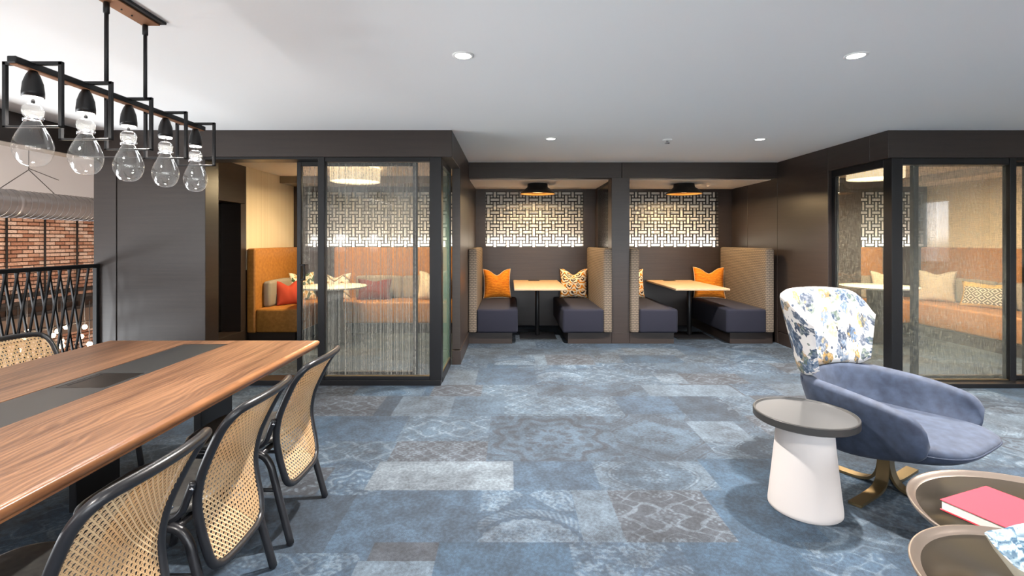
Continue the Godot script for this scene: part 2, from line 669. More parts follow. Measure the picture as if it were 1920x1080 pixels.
func interlayer(n: String, f: Callable, c: Color) -> StandardMaterial3D:
	var b := PackedByteArray()
	b.resize(512 * 512 * 4)
	var k := 0
	for y in 512:
		for x in 512:
			b[k] = c.r8
			b[k + 1] = c.g8
			b[k + 2] = c.b8
			b[k + 3] = int(f.call(x, y) * 255.0)
			k += 4
	var m := mat(n, Color.WHITE, 0.9)
	m.albedo_texture = tex(Image.create_from_data(512, 512, false, Image.FORMAT_RGBA8, b))
	m.transparency = BaseMaterial3D.TRANSPARENCY_ALPHA
	m.backlight_enabled = true
	m.backlight = Color(0.5, 0.5, 0.5)
	return m

# white cloth with watercolour blots
func make_floral() -> void:
	rng.seed = 205
	var w := 768
	var h := 340
	var buf := PackedFloat32Array()
	buf.resize(w * h * 3)
	for i in w * h:
		buf[i * 3] = 0.80
		buf[i * 3 + 1] = 0.785
		buf[i * 3 + 2] = 0.77
	var edge := noise(91, 0.035, 3)
	var wash := noise(92, 0.03, 3)
	var tones := [c8(36, 48, 68), c8(78, 98, 122), c8(142, 108, 50), c8(168, 138, 106), c8(80, 94, 86), c8(40, 58, 82), c8(34, 46, 66)]
	for k in 170:
		var big := k < 52
		var cx := (k % 13 + rng.randf_range(0.1, 0.9) + 0.5 * (k / 13 % 2)) * w / 13.0 if big else rng.randf() * w
		var cy := (k / 13 + rng.randf_range(0.15, 0.85)) * h / 4.0 if big else rng.randf() * h
		var r := rng.randf_range(24, 46) if big else rng.randf_range(3, 9)
		var ax := rng.randf_range(0.55, 1.0)
		var an := rng.randf() * TAU
		var c: Color = tones[rng.randi() % tones.size()]
		var c2: Color = tones[rng.randi() % tones.size()]
		var dens := rng.randf_range(0.75, 1.0)
		var reach := int(r * 1.7)
		for yy in range(-reach, reach + 1):
			var py := int(cy) + yy
			if py < 0 or py >= h:
				continue
			for xx in range(-reach, reach + 1):
				var px := posmod(int(cx) + xx, w)
				var u := (xx * cos(an) + yy * sin(an)) / ax
				var v := -xx * sin(an) + yy * cos(an)
				var q := sqrt(u * u + v * v) / r + 0.5 * edge.get_noise_2d(cx * 3.0 + xx * 0.9, cy * 3.0 + yy * 0.9)
				if q < 1.0:
					var a := clampf((1.0 - q) * 9.0, 0.0, 1.0) * dens
					a *= clampf(0.8 + 0.55 * wash.get_noise_2d(px * 1.6, py * 1.6) + 0.25 * smoothstep(0.6, 0.95, q), 0.0, 1.0)
					var cc := c.lerp(c2, clampf(wash.get_noise_2d(px * 0.7 + 500.0, py * 0.7) * 2.2, 0.0, 1.0) if big else 0.0)
					var i := (py * w + px) * 3
					buf[i] = lerpf(buf[i], cc.r, a)
					buf[i + 1] = lerpf(buf[i + 1], cc.g, a)
					buf[i + 2] = lerpf(buf[i + 2], cc.b, a)
	var b := PackedByteArray()
	b.resize(w * h * 3)
	for i in w * h * 3:
		b[i] = int(clampf(buf[i], 0.0, 1.0) * 255.0)
	var m := mat("floral", Color.WHITE, 0.88)
	m.albedo_texture = tex(Image.create_from_data(w, h, false, Image.FORMAT_RGB8, b))

# ---------------------------------------------------------------- carpet
func rosette(x: float, y: float, r0: float, pet: int, rings: float) -> float:
	var r := sqrt(x * x + y * y) / r0
	if r > 1.0:
		return 0.0
	var a := atan2(y, x)
	var p := r * (1.0 + 0.16 * cos(a * pet))
	var k := sin(p * rings * TAU) * 0.5 + 0.5
	k *= 0.55 + 0.45 * cos(a * pet * 2.0) * smoothstep(0.25, 0.6, r)
	return k * smoothstep(1.0, 0.92, r)

func ornament(style: int, x: float, y: float, n: FastNoiseLite) -> float:
	# x, y in 0..1 over about half a metre
	var mx := absf(fposmod(x, 1.0) - 0.5) * 2.0
	var my := absf(fposmod(y, 1.0) - 0.5) * 2.0
	var v := 0.0
	match style:
		0: # damask flowers with scrolls
			v = maxf(rosette(mx - 0.0, my - 0.0, 0.34, 6, 2.5), rosette(mx - 1.0, my - 1.0, 0.4, 8, 3.0))
			v = maxf(v, rosette(mx - 0.95, my - 0.1, 0.22, 5, 2.0))
			v = maxf(v, rosette(mx - 0.12, my - 0.9, 0.24, 5, 2.0))
			var sc := absf(sin(mx * 7.0 + 2.4 * sin(my * 6.0)) * cos(my * 6.5 - 1.6 * sin(mx * 5.0)))
			v = maxf(v, smoothstep(0.2, 0.08, sc) * 0.8)
		1: # big medallion
			var r := sqrt(mx * mx + my * my)
			var a := atan2(my, mx)
			var e := r * (1.0 + 0.12 * cos(a * 8.0))
			v = smoothstep(0.0, 0.35, sin(e * 24.0)) * (0.55 + 0.45 * cos(a * 16.0 + r * 9.0))
			v = maxf(v, smoothstep(0.06, 0.02, absf(e - 0.82)))
			v = maxf(v, rosette(mx - 0.95, my - 0.95, 0.3, 6, 2.0))
		2: # ogee with leaf borders
			var og := absf(mx - (0.5 + 0.42 * cos(my * PI)))
			v = smoothstep(0.13, 0.10, og) * 0.55 + smoothstep(0.035, 0.015, absf(og - 0.17))
			v = maxf(v, smoothstep(0.03, 0.012, absf(og - 0.24)) * (0.5 + 0.5 * sin(my * 70.0)))
			v = maxf(v, rosette(mx, my, 0.3, 8, 2.5))
			v = maxf(v, rosette(mx - 1.0, my - 1.0, 0.3, 8, 2.5))
		3: # scallops of small blossoms
			var row := int(floor(y * 4.0))
			var cx := fposmod(x * 3.0 + (row % 2) * 0.5, 1.0) - 0.5
			var cy := fposmod(y * 4.0, 1.0) - 0.5
			v = rosette(cx, cy, 0.48, 5, 2.0)
			v = maxf(v, 0.75 if n.get_noise_2d(x * 300.0, y * 300.0) > 0.18 else 0.0)
		4: # paisley chain of rings
			var cx2 := fposmod(x * 2.5, 1.0) - 0.5
			var cy2 := fposmod(y * 2.5, 1.0) - 0.5
			v = rosette(cx2, cy2, 0.5, 10, 3.0)
			v = maxf(v, smoothstep(0.25, 0.1, absf(sin((x + y) * 16.0) * sin((x - y) * 16.0))) * 0.7)
		_: # fan of blossoms under crossing leaf bands
			var fx := fposmod(x, 1.0)
			var fy := fposmod(y, 1.0)
			var r2 := sqrt(pow(fx - 0.5, 2.0) + pow(fy - 1.06, 2.0))
			var wob := 0.012 * sin(atan2(fy - 1.06, fx - 0.5) * 26.0)
			if r2 < 0.5 + wob:
				v = 0.92
				for q in [[0.5, 0.72], [0.26, 0.86], [0.74, 0.86]]:
					v = minf(v, 1.0 - 0.9 * rosette(fx - q[0], fy - q[1], 0.13, 8, 2.0))
			elif r2 > 0.56 and r2 < 0.68:
				v = 0.55 + 0.4 * sin(atan2(fy - 1.06, fx - 0.5) * 60.0 + r2 * 90.0)
			elif absf(fx - 0.5) > 0.9 * absf(fy - 0.1) + 0.03 and fy < 0.42:
				v = 0.8 if n.get_noise_2d(x * 520.0, y * 520.0) > -0.08 else 0.15
				v = maxf(v, rosette(absf(fx - 0.5) - 0.33, fy - 0.16, 0.13, 6, 2.0))
	return clampf(v, 0.0, 1.0)

func make_carpet() -> void:
	var nn := noise(101, 0.03, 2)
	var wear := noise(102, 0.02, 3)
	var stamps := []
	for st in 6:
		for tint in 2:
			var b := PackedByteArray()
			b.resize(224 * 224 * 4)
			var c := c8(156, 174, 190) if tint == 0 else c8(62, 68, 80)
			var k := 0
			for y in 224:
				for x in 224:
					var v := 0.0
					if tint == 0:
						v = ornament(st, x / 224.0, y / 224.0, nn)
						v *= clampf(0.86 + 0.6 * wear.get_noise_2d(x, y) + 0.25 * nn.get_noise_2d(x * 6.0, y * 6.0), 0.1, 1.0)
						stamps_cache.append(v)
					else:
						v = stamps_cache[stamps_cache.size() - 224 * 224 + y * 224 + x]
					b[k] = c.r8
					b[k + 1] = c.g8
					b[k + 2] = c.b8
					b[k + 3] = int(v * (190.0 if tint == 0 else 190.0))
					k += 4
			stamps.append(Image.create_from_data(224, 224, false, Image.FORMAT_RGBA8, b))
	# patches: x0, x1, d0, d1, base tone, style (-1 plain), tint, size in metres
	var B := {"blue": c8(78, 103, 128), "mid": c8(88, 110, 131), "light": c8(114, 133, 151), "pale": c8(138, 152, 165), "dark": c8(68, 87, 107), "brown": c8(84, 92, 104), "teal": c8(70, 99, 126)}
	var list := []
	rng.seed = 919
	var tones := ["blue", "mid", "blue", "dark", "brown", "teal", "blue", "mid", "light"]
	var d := 0.2
	while d < 8.0:
		var dd := rng.randf_range(0.32, 0.5)
		var x := -4.3 + rng.randf() * 0.3
		while x < 7.2:
			var wd := rng.randf_range(0.28, 0.75)
			var tn: String = tones[rng.randi() % tones.size()]
			list.append([x, x + wd, d, d + dd, tn, rng.randi_range(-2, 5), rng.randi() % 2 if tn in ["light", "brown", "mid"] else 0, rng.randf_range(0.45, 0.75)])
			x += wd
		d += dd
	list.append_array([
		[-0.813, 0.025, 2.71, 3.06, "pale", -1, 0, 0.5], [0.025, 0.52, 2.71, 3.06, "blue", -1, 0, 0.5],
		[-0.706, -0.154, 2.24, 2.71, "blue", -1, 0, 0.5], [-0.154, 0.346, 2.24, 2.71, "blue", 5, 0, 0.5], [0.346, 0.549, 2.24, 2.71, "light", -1, 0, 0.5], [0.549, 1.069, 2.24, 2.71, "brown", 0, 0, 0.52], [1.069, 1.5, 2.24, 2.71, "teal", -1, 0, 0.5],
		[-0.62, -0.32, 2.11, 2.24, "brown", 0, 1, 0.5], [-0.66, -0.32, 1.7, 2.11, "light", -1, 0, 0.5], [-0.32, 0.278, 1.75, 2.24, "teal", -1, 0, 0.5], [0.278, 0.53, 1.75, 2.24, "blue", 3, 0, 0.5], [0.53, 0.78, 1.75, 2.24, "blue", 5, 0, 0.42], [0.78, 1.3, 1.75, 2.24, "teal", -1, 0, 0.5],
		[-1.256, -0.775, 3.06, 3.37, "mid", 0, 0, 0.6], [-0.775, -0.145, 3.06, 3.37, "brown", 4, 0, 0.6],
		[-0.145, 0.75, 3.06, 3.85, "mid", 1, 1, 0.86], [0.75, 1.36, 3.0, 3.9, "mid", 2, 1, 0.9], [0.52, 1.2, 2.71, 3.06, "mid", 2, 0, 0.7], [1.2, 1.75, 2.71, 3.1, "teal", -1, 0, 0.6],
		[-1.33, -0.77, 3.37, 3.85, "blue", -1, 0, 0.5], [-0.79, -0.145, 3.37, 3.85, "mid", 0, 0, 0.65],
		[-1.6, -1.09, 3.85, 4.34, "brown", 0, 0, 0.5], [-1.09, -0.945, 3.85, 4.34, "dark", -1, 0, 0.5], [-0.945, -0.48, 3.85, 4.34, "light", -1, 0, 0.5], [-0.48, -0.036, 3.85, 4.34, "mid", -1, 0, 0.5], [-0.036, 0.93, 3.85, 4.34, "mid", 4, 0, 0.7],
		[1.42, 1.8, 3.74, 4.34, "dark", -1, 0, 0.5], [1.36, 1.73, 3.37, 3.74, "light", -1, 0, 0.5],
		[-0.716, -0.25, 4.34, 4.68, "brown", 0, 0, 0.5], [-0.25, 0.26, 4.34, 4.68, "mid", 0, 0, 0.5], [1.27, 2.12, 4.34, 4.68, "light", -1, 0, 0.5], [0.26, 1.27, 4.34, 4.68, "mid", 2, 1, 0.7],
		[-0.67, -0.33, 4.68, 5.2, "light", -1, 0, 0.5], [-0.33, 0.27, 4.68, 5.3, "blue", -1, 0, 0.5], [0.27, 0.74, 4.8, 5.43, "blue", 5, 0, 0.5], [0.74, 1.5, 4.68, 5.2, "mid", 0, 0, 0.6],
		[-0.17, 0.3, 5.43, 5.93, "blue", 5, 0, 0.5], [0.3, 0.43, 5.43, 5.93, "light", -1, 0, 0.5], [0.43, 0.98, 5.43, 5.93, "brown", 0, 0, 0.5],
	])
	carpet_img("carpet_near", list, B, stamps, -4.2, 4.2, 0.4, 3.9, 2048)
	carpet_img("carpet_far", list, B, stamps, -4.2, 7.1, 3.9, 8.0, 2048)

var stamps_cache := PackedFloat32Array()

func carpet_img(n: String, list: Array, B: Dictionary, stamps: Array, x0: float, x1: float, d0: float, d1: float, w: int) -> void:
	var ppm := w / (x1 - x0)
	var h := int((d1 - d0) * ppm)
	var im := Image.create(w, h, false, Image.FORMAT_RGBA8)
	im.fill(B.blue)
	var i := 0
	for p in list:
		i += 1
		# image row 0 is the far edge
		var px0 := int((p[0] - x0) * ppm)
		var px1 := int((p[1] - x0) * ppm)
		var py0 := int((d1 - p[3]) * ppm)
		var py1 := int((d1 - p[2]) * ppm)
		if px1 <= 0 or px0 >= w or py1 <= 0 or py0 >= h or px1 - px0 < 2 or py1 - py0 < 2:
			continue
		var rc := Rect2i(px0, py0, px1 - px0, py1 - py0)
		im.fill_rect(rc.intersection(Rect2i(0, 0, w, h)), B[p[4]])
		if p[5] >= 0:
			var stp: Image = stamps[p[5] * 2 + p[6]].duplicate()
			var sz := int(p[7] * ppm)
			stp.resize(sz, sz, Image.INTERPOLATE_BILINEAR)
			var cw := mini(sz, rc.size.x)
			var chh := mini(sz, rc.size.y)
			var big: bool = sz >= rc.size.x and sz >= rc.size.y
			var ox := (sz - cw) / 2 if big else 0
			var oy := (sz - chh) / 2 if big else 0
			var yy := 0
			while yy < rc.size.y:
				var xx := 0
				while xx < rc.size.x:
					im.blend_rect(stp, Rect2i(ox, oy, mini(cw, rc.size.x - xx), mini(chh, rc.size.y - yy)), rc.position + Vector2i(xx, yy))
					xx += cw
				yy += chh
	var m1 := noise(111, 0.006, 4)
	var m2 := noise(112, 0.16, 2)
	var m3 := noise(113, 0.028, 3)
	var lc := m3.get_image(w, h, false, false, false).get_data()
	var la := m1.get_image(w, h, false, false, false).get_data()
	var lb := m2.get_image(w, h, false, false, false).get_data()
	var data := im.get_data()
	var k := 0
	for q in w * h:
		var g := 0.29 + la[q] * 0.0022 + lb[q] * 0.0016 + lc[q] * 0.0017
		data[k] = mini(255, int(data[k] * g * 0.61))
		data[k + 1] = mini(255, int(data[k + 1] * g * 0.615))
		data[k + 2] = mini(255, int(data[k + 2] * (g * 0.96 + 0.04) * 0.62))
		k += 4
	im = Image.create_from_data(w, h, false, Image.FORMAT_RGBA8, data)
	im.convert(Image.FORMAT_RGB8)
	var m := mat(n, Color.WHITE, 0.95)
	m.albedo_texture = tex(im)
	m.detail_enabled = true
	m.detail_blend_mode = BaseMaterial3D.BLEND_MODE_MUL
	m.detail_uv_layer = BaseMaterial3D.DETAIL_UV_2
	m.uv2_triplanar = true
	m.uv2_world_triplanar = true
	m.uv2_scale = Vector3(2.2, 2.2, 2.2)
	m.detail_albedo = weave_tex()

var _weave: ImageTexture
func weave_tex() -> ImageTexture:
	if _weave:
		return _weave
	var n := noise(121, 0.2, 2)
	var im := img_of(320, 320, func(x, y):
		var a := wrapn(n, x, y, 320.0, 320.0, 2.4, 1.0)
		var b := wrapn(n, x, y, 320.0, 320.0, 0.9, 2.4)
		var k := 0.9 + 0.26 * a + 0.26 * b
		return Color(k, k, k))
	_weave = tex(im)
	return _weave

# ---------------------------------------------------------------- lights
func spot(parent: Node, at: Vector3, e: float, angle: float, c := Color(1, 0.97, 0.93), size := 0.045, soft := 0.6) -> void:
	var l := SpotLight3D.new()
	l.name = "lamp_light"
	l.light_energy = e
	l.light_color = c
	l.spot_angle = angle
	l.spot_angle_attenuation = soft
	l.spot_range = 30.0
	l.spot_attenuation = 2.0
	l.light_size = size
	l.shadow_enabled = true
	parent.add_child(l, true)
	l.position = at
	l.rotation_degrees.x = -90

func omni(parent: Node, at: Vector3, e: float, c: Color, size := 0.04) -> void:
	var l := OmniLight3D.new()
	l.name = "lamp_light"
	l.light_energy = e
	l.light_color = c
	l.omni_range = 30.0
	l.omni_attenuation = 2.0
	l.light_size = size
	l.shadow_enabled = true
	parent.add_child(l, true)
	l.position = at

func area(parent: Node, at: Vector3, rot_deg: Vector3, size: Vector2, e: float, c: Color) -> void:
	var l := AreaLight3D.new()
	l.name = "area_light"
	l.light_energy = e
	l.light_color = c
	l.area_size = size
	l.area_range = 30.0
	l.area_attenuation = 2.0
	l.area_normalize_energy = true
	l.shadow_enabled = true
	parent.add_child(l, true)
	l.position = at
	l.rotation_degrees = rot_deg

# ================================================================ scene
func _ready() -> void:
	# --- camera, sky, daylight, exposure
	var cam := Camera3D.new()
	cam.name = "camera"
	cam.position = Vector3(0, EYE, 0)
	cam.near = 0.05
	cam.far = 80.0
	cam.projection = Camera3D.PROJECTION_FRUSTUM
	cam.size = 2.0 * cam.near * 540.0 / F
	cam.frustum_offset = Vector2(5.0, -89.5) / F * cam.near
	add_child(cam)
	cam.current = true
	var env := Environment.new()
	var sky := Sky.new()
	var skm := ProceduralSkyMaterial.new()
	skm.sky_top_color = c8(190, 205, 225)
	skm.sky_horizon_color = c8(235, 238, 242)
	skm.ground_horizon_color = c8(200, 200, 200)
	skm.ground_bottom_color = c8(150, 150, 150)
	skm.sky_energy_multiplier = 3.0
	skm.ground_energy_multiplier = 2.0
	sky.sky_material = skm
	env.background_mode = Environment.BG_SKY
	env.sky = sky
	env.tonemap_mode = Environment.TONE_MAPPER_LINEAR
	env.tonemap_exposure = 1.0
	env.sdfgi_enabled = true
	env.ssao_enabled = true
	env.ssil_enabled = true
	var we := WorldEnvironment.new()
	we.name = "environment"
	we.environment = env
	add_child(we)
	# daylight that comes in through the windows behind the camera and in the right wall
	for w in REAR_WINDOWS:
		area(self, V((w[0] + w[1]) * 0.5, 1.45, -3.1), Vector3(0, 180, 0), Vector2(w[1] - w[0], 1.7), DAY, Color(1.0, 0.985, 0.96))

	# shop windows of the floor below, in the atrium wall: their daylight reaches the ceiling
	for w in LOBBY_WINDOWS:
		area(self, V(-8.95, -1.5, (w[0] + w[1]) * 0.5), Vector3(0, -90, 0), Vector2(w[1] - w[0], 2.4), LOBBY, Color(0.97, 0.985, 1.0))

	make_materials()
	build_shell()
	build_partitions()
	build_booths()
	build_left_room()
	build_right_room()
	build_atrium()
	build_dining()
	build_chandelier()
	build_lounge()
	build_ceiling_fittings()

const DAY := 12.0
const LOBBY := 45.0
const LOBBY_WINDOWS := [[-2.4, 0.6], [1.2, 4.2], [4.8, 7.6]]
const REAR_WINDOWS := [[-8.6, -7.2], [-7.0, -5.7], [-1.5, 0.4], [0.7, 2.6], [2.9, 4.8], [5.1, 7.0]]
const SMALL_WINDOWS := [[-5.3, -4.9], [-4.6, -4.25], [-3.68, -3.45]]

func build_shell() -> void:
	# floor: near and far carpet on one slab
	var fl := structure("floor", "blue patchwork carpet with faded damask motifs")
	var slab := new_st()
	bxd(slab, -4.1, 7.4, -0.3, -0.012, -3.4, 8.2, 0.0)
	obj("slab", slab, M.slab_edge, fl)
	for z in [["carpet_near", -4.2, 4.2, 0.4, 3.9, [[-4.1, 4.2, 0.4, 3.9]]], ["carpet_far", -4.2, 7.1, 3.9, 8.0, [[-4.1, 7.1, 3.9, 8.0]]], ["carpet_near", -4.2, 4.2, 0.4, 3.9, [[-4.1, 7.4, -3.4, 0.4], [4.2, 7.4, 0.4, 3.9]]]]:
		var s := new_st()
		for r in z[5]:
			var pts := [V(r[0], 0, r[2]), V(r[1], 0, r[2]), V(r[1], 0, r[3]), V(r[0], 0, r[3])]
			for k in [0, 2, 1, 0, 3, 2]:
				var p: Vector3 = pts[k]
				var uv := Vector2((p.x - z[1]) / (z[2] - z[1]), (z[4] + p.z) / (z[4] - z[3]))
				if r[2] < 0.4 or r[0] > 4.0:
					uv = Vector2(fposmod((p.x + 4.1) * 0.043, 1.0), fposmod((p.z + 4.0) * 0.06, 1.0))
				s.set_normal(Vector3.UP)
				s.set_uv(uv)
				s.add_vertex(p)
		obj("carpet", s, M[z[0]], fl, false)
	# main ceiling
	var ce := structure("ceiling", "smooth white plaster ceiling")
	part_box(ce, "slab", M.plaster, -4.1, 7.4, CEIL, CEIL + 0.3, -3.4, 8.2, 0.0)
	# rear wall with windows (behind the lens)
	var wr := structure("wall_rear", "plain white wall with windows behind the viewer")
	part_box(wr, "wall_sill", M.off_white, -9.4, 7.4, -3.4, 0.6, -3.35, -3.15, 0.0)
	part_box(wr, "wall_head", M.off_white, -9.4, 7.4, 2.3, 3.3, -3.35, -3.15, 0.0)
	var x := -9.4
	var all := [REAR_WINDOWS[0], REAR_WINDOWS[1]]
	all.append_array(SMALL_WINDOWS)
	all.append_array(REAR_WINDOWS.slice(2))
	var wi := 10
	for w in all:
		part_box(wr, "pier", M.off_white, x, w[0], 0.6, 2.3, -3.35, -3.15, 0.0)
		x = w[1]
		wi += 1
		var small: bool = w[1] - w[0] < 0.5
		var lo := 1.1 if small else 0.6
		var hi := 1.55 if small else 2.3
		if small:
			part_box(wr, "pier", M.off_white, w[0], w[1], 0.6, lo, -3.35, -3.15, 0.0)
			part_box(wr, "pier", M.off_white, w[0], w[1], hi, 2.3, -3.35, -3.15, 0.0)
		var nd := structure("window_%d" % wi)
		part_box(nd, "pane", M.pane, w[0], w[1], lo, hi, -3.26, -3.25, 0.0)
		if not small:
			part_box(nd, "mullion", M.frame_metal, (w[0] + w[1]) * 0.5 - 0.025, (w[0] + w[1]) * 0.5 + 0.025, lo, hi, -3.29, -3.22)
	part_box(wr, "pier", M.off_white, x, 7.4, 0.6, 2.3, -3.35, -3.15, 0.0)
	# right wall of the lounge, with one slim window that the glass mirrors
	var wrt := structure("wall_right", "plain white side wall outside the view")
	part_box(wrt, "wall", M.off_white, 7.4, 7.6, 0.0, CEIL, -3.4, 0.8, 0.0)
	part_box(wrt, "wall", M.off_white, 7.4, 7.6, 0.0, CEIL, 1.25, 4.66, 0.0)
	part_box(wrt, "wall", M.off_white, 7.0, 7.6, 0.0, 2.195, 4.66, 4.9, 0.0)
	part_box(wrt, "wall", M.off_white, 7.4, 7.6, 0.0, 1.03, 0.8, 1.25, 0.0)
	part_box(wrt, "wall", M.off_white, 7.4, 7.6, 2.08, CEIL, 0.8, 1.25, 0.0)
	var nd2 := structure("window_9")
	part_box(nd2, "pane", M.pane, 7.49, 7.5, 1.03, 2.08, 0.8, 1.25, 0.0)

	# back wall of booths and rooms, built round the three screen recesses
	var wb := structure("wall_back", "dark laminate back wall with backlit fretwork screens")
	var y0 := SCR_Y0
	var y1 := SCR_Y1
	part_box(wb, "core", M.laminate, -3.8, 7.1, -0.02, CEIL, 8.06, 8.2, 0.0)
	var holes := [[-3.35, -0.75], [-0.389, 1.217], [1.93, 3.43], [5.66, 6.80]]
	for i in holes.size() + 1:
		var xa: float = -3.7 if i == 0 else holes[i - 1][1]
		var xb: float = 7.0 if i == holes.size() else holes[i][0]
		part_box(wb, "panel", M.laminate, xa, xb, y0, y1, BACK, 8.06, 0.001)
	for e in [[-3.7, -0.6], [-0.6, 1.5], [1.5, 3.7], [3.7, 7.0]]:
		part_box(wb, "panel", M.laminate, e[0], e[1] - 0.003, 0.0, y0, BACK, 8.06, 0.001)
		part_box(wb, "panel", M.laminate, e[0], e[1] - 0.003, y1, CEIL, BACK, 8.06, 0.001)
	for hl in holes:
		fret_screen(hl[0], hl[1])

	# grey laminate pier between railing and meeting room
	var wg := structure("wall_left", "grey laminate pier beside the railing")
	part_box(wg, "panel", M.laminate, -4.04, -3.822, 0.0, 2.21, 4.70, 4.916)
	part_box(wg, "panel", M.laminate, -3.812, -2.954, 0.0, 2.21, 4.70, 4.916)
	part_box(wg, "core", M.laminate, -4.0, -2.99, 0.0, 2.21, 4.72, 4.90, 0.0)
	# fascias
	trim(-4.12, -0.552, 2.203, CEIL, 4.655, 4.9)
	trim(-0.78, -0.552, 2.203, CEIL, 4.9, 5.445)
	trim(3.65, 7.4, 2.195, CEIL, 4.66, 4.9)
	trim(3.65, 3.9, 2.195, CEIL, 4.9, 5.54)
	trim(-0.552, 1.531, 2.248, CEIL, 6.588, 6.75)
	trim(1.535, 3.65, 2.248, CEIL, 6.588, 6.75)
	# beam over the railing
	trim(-4.3, -4.1, 2.203, 3.2, -3.4, 4.70)

	# wall between left room and booth, wall between booth and right room
	var wl := structure("wall_booth_left", "dark laminate side wall of the booth")
	part_box(wl, "panel", M.laminate, -0.645, -0.552, 0.17, CEIL, 5.445, 6.586)
	part_box(wl, "panel", M.laminate, -0.645, -0.552, 0.0, CEIL, 6.59, 7.94)
	var bl := structure("baseboard_left")
	part_box(bl, "board", M.laminate, -0.645, -0.546, 0.0, 0.16, 5.44, 6.55)
	var wr2 := structure("wall_booth_right", "dark laminate side wall with panel joints beside the booth")
	part_box(wr2, "panel", M.laminate, 3.65, 3.74, 0.17, CEIL, 5.54, 6.586)
	part_box(wr2, "panel", M.laminate, 3.65, 3.74, 0.0, CEIL, 6.59, 7.41)
	part_box(wr2, "panel", M.laminate, 3.65, 3.74, 0.0, CEIL, 7.414, 7.94)
	var br := structure("baseboard_right")
	part_box(br, "board", M.laminate, 3.644, 3.74, 0.0, 0.16, 5.535, 6.55)
	# lowered ceilings
	for e in [[-0.552, 3.65, 2.24, 6.75, 7.94, "booth_ceiling"], [-3.54, -0.645, 2.39, 4.9, 7.94, "booth_ceiling"], [3.74, 6.86, 2.39, 4.9, 7.94, "booth_ceiling"]]:
		var cn := structure("ceiling")
		part_box(cn, "board", M[e[5]], e[0], e[1], e[2], e[2] + 0.05, e[3], e[4], 0.0)

func trim(x0: float, x1: float, y0: float, y1: float, d0: float, d1: float) -> void:
	trim_n += 1
	var n := structure("trim_%d" % trim_n)
	part_box(n, "fascia_board", M.laminate, x0, x1, y0, y1, d0, d1)

const SCR_Y0 := 1.292
const SCR_Y1 := 2.197

func fret_screen(x0: float, x1: float) -> void:
	var where := "in the amber-lit booth nearest the glass corner" if absf(x0 + 0.389) < 0.1 else ("in the booth beside the brown wall" if x0 > 1.0 and x0 < 3.0 else ("inside the meeting room behind the dining table" if x0 < -3.0 else "inside the meeting room behind the lounge chair"))
	var t := thing("fretwork_screen", "backlit black basketweave fretwork screen " + where, "screen", Vector3.ZERO, 0.0, "backlit fretwork screens on the back wall")
	var p := 0.1065
	part_box(t, "backing_panel", M.screen_back, x0 - 0.0, x1 + 0.0, SCR_Y0, SCR_Y1, 8.045, 8.059, 0.0)
	var s := new_st()
	var nx := int(ceil((x1 - x0) / p)) + 1
	var ny := int(ceil((SCR_Y1 - SCR_Y0) / p)) + 1
	var hw := 0.0082
	var add := func(ax: float, bx_: float, ay: float, by: float) -> void:
		ax = maxf(ax, x0)
		bx_ = minf(bx_, x1)
		ay = maxf(ay, SCR_Y0)
		by = minf(by, SCR_Y1)
		if bx_ - ax > 0.002 and by - ay > 0.002:
			bxd(s, ax, bx_, ay, by, 7.938, 7.95, 0.0)
	for j in range(-1, ny + 1):
		for i in range(-1, nx + 1):
			var cx := x0 + 0.045 + i * p
			var cy := SCR_Y0 + 0.028 + j * p
			for sg in [-1.0, 1.0]:
				if posmod(i + j, 2) == 0:
					add.call(cx - 0.73 * p, cx + 0.73 * p, cy + sg * 0.27 * p - hw, cy + sg * 0.27 * p + hw)
				else:
					add.call(cx + sg * 0.27 * p - hw, cx + sg * 0.27 * p + hw, cy - 0.73 * p, cy + 0.73 * p)
	obj("fretwork", s, M.screen_black, t)
	part_box(t, "led_strip", M.glow_led, x0 + 0.01, x1 - 0.01, SCR_Y0, SCR_Y0 + 0.006, 7.985, 8.005, 0.0)
	area(t, V((x0 + x1) * 0.5, SCR_Y0 + 0.012, 7.995), Vector3(90, 0, 0), Vector2(x1 - x0 - 0.04, 0.03), 0.45 * (x1 - x0), Color(1, 0.95, 0.88))

# ---------------------------------------------------------------- glass partitions
func pane_pair(parent: Node, film: Material, a: Vector3, b: Vector3, c: Vector3, d: Vector3, glass: Material = null) -> void:
	# pane of glass with its woven interlayer: corners a (low), b (low), c (high), d (high)
	var n := (b - a).cross(d - a).normalized() * 0.004
	var s := new_st()
	s.set_smooth_group(-1)
	quad_out(s, a + n, b + n, c + n, d + n, n)
	obj("pane", s, glass if glass else M.pane, parent)
	var w := (b - a).length()
	var h := (d - a).length()
	var f := new_st()
	var uv := [Vector2(0, h), Vector2(w, h), Vector2(w, 0), Vector2(0, 0)]
	var pts := [a, b, c, d]
	for k in [0, 2, 1, 0, 3, 2]:
		f.set_normal(n.normalized())
		f.set_uv(uv[k] / 1.15)
		f.add_vertex(pts[k])
	obj("woven_interlayer", f, film, parent, false)

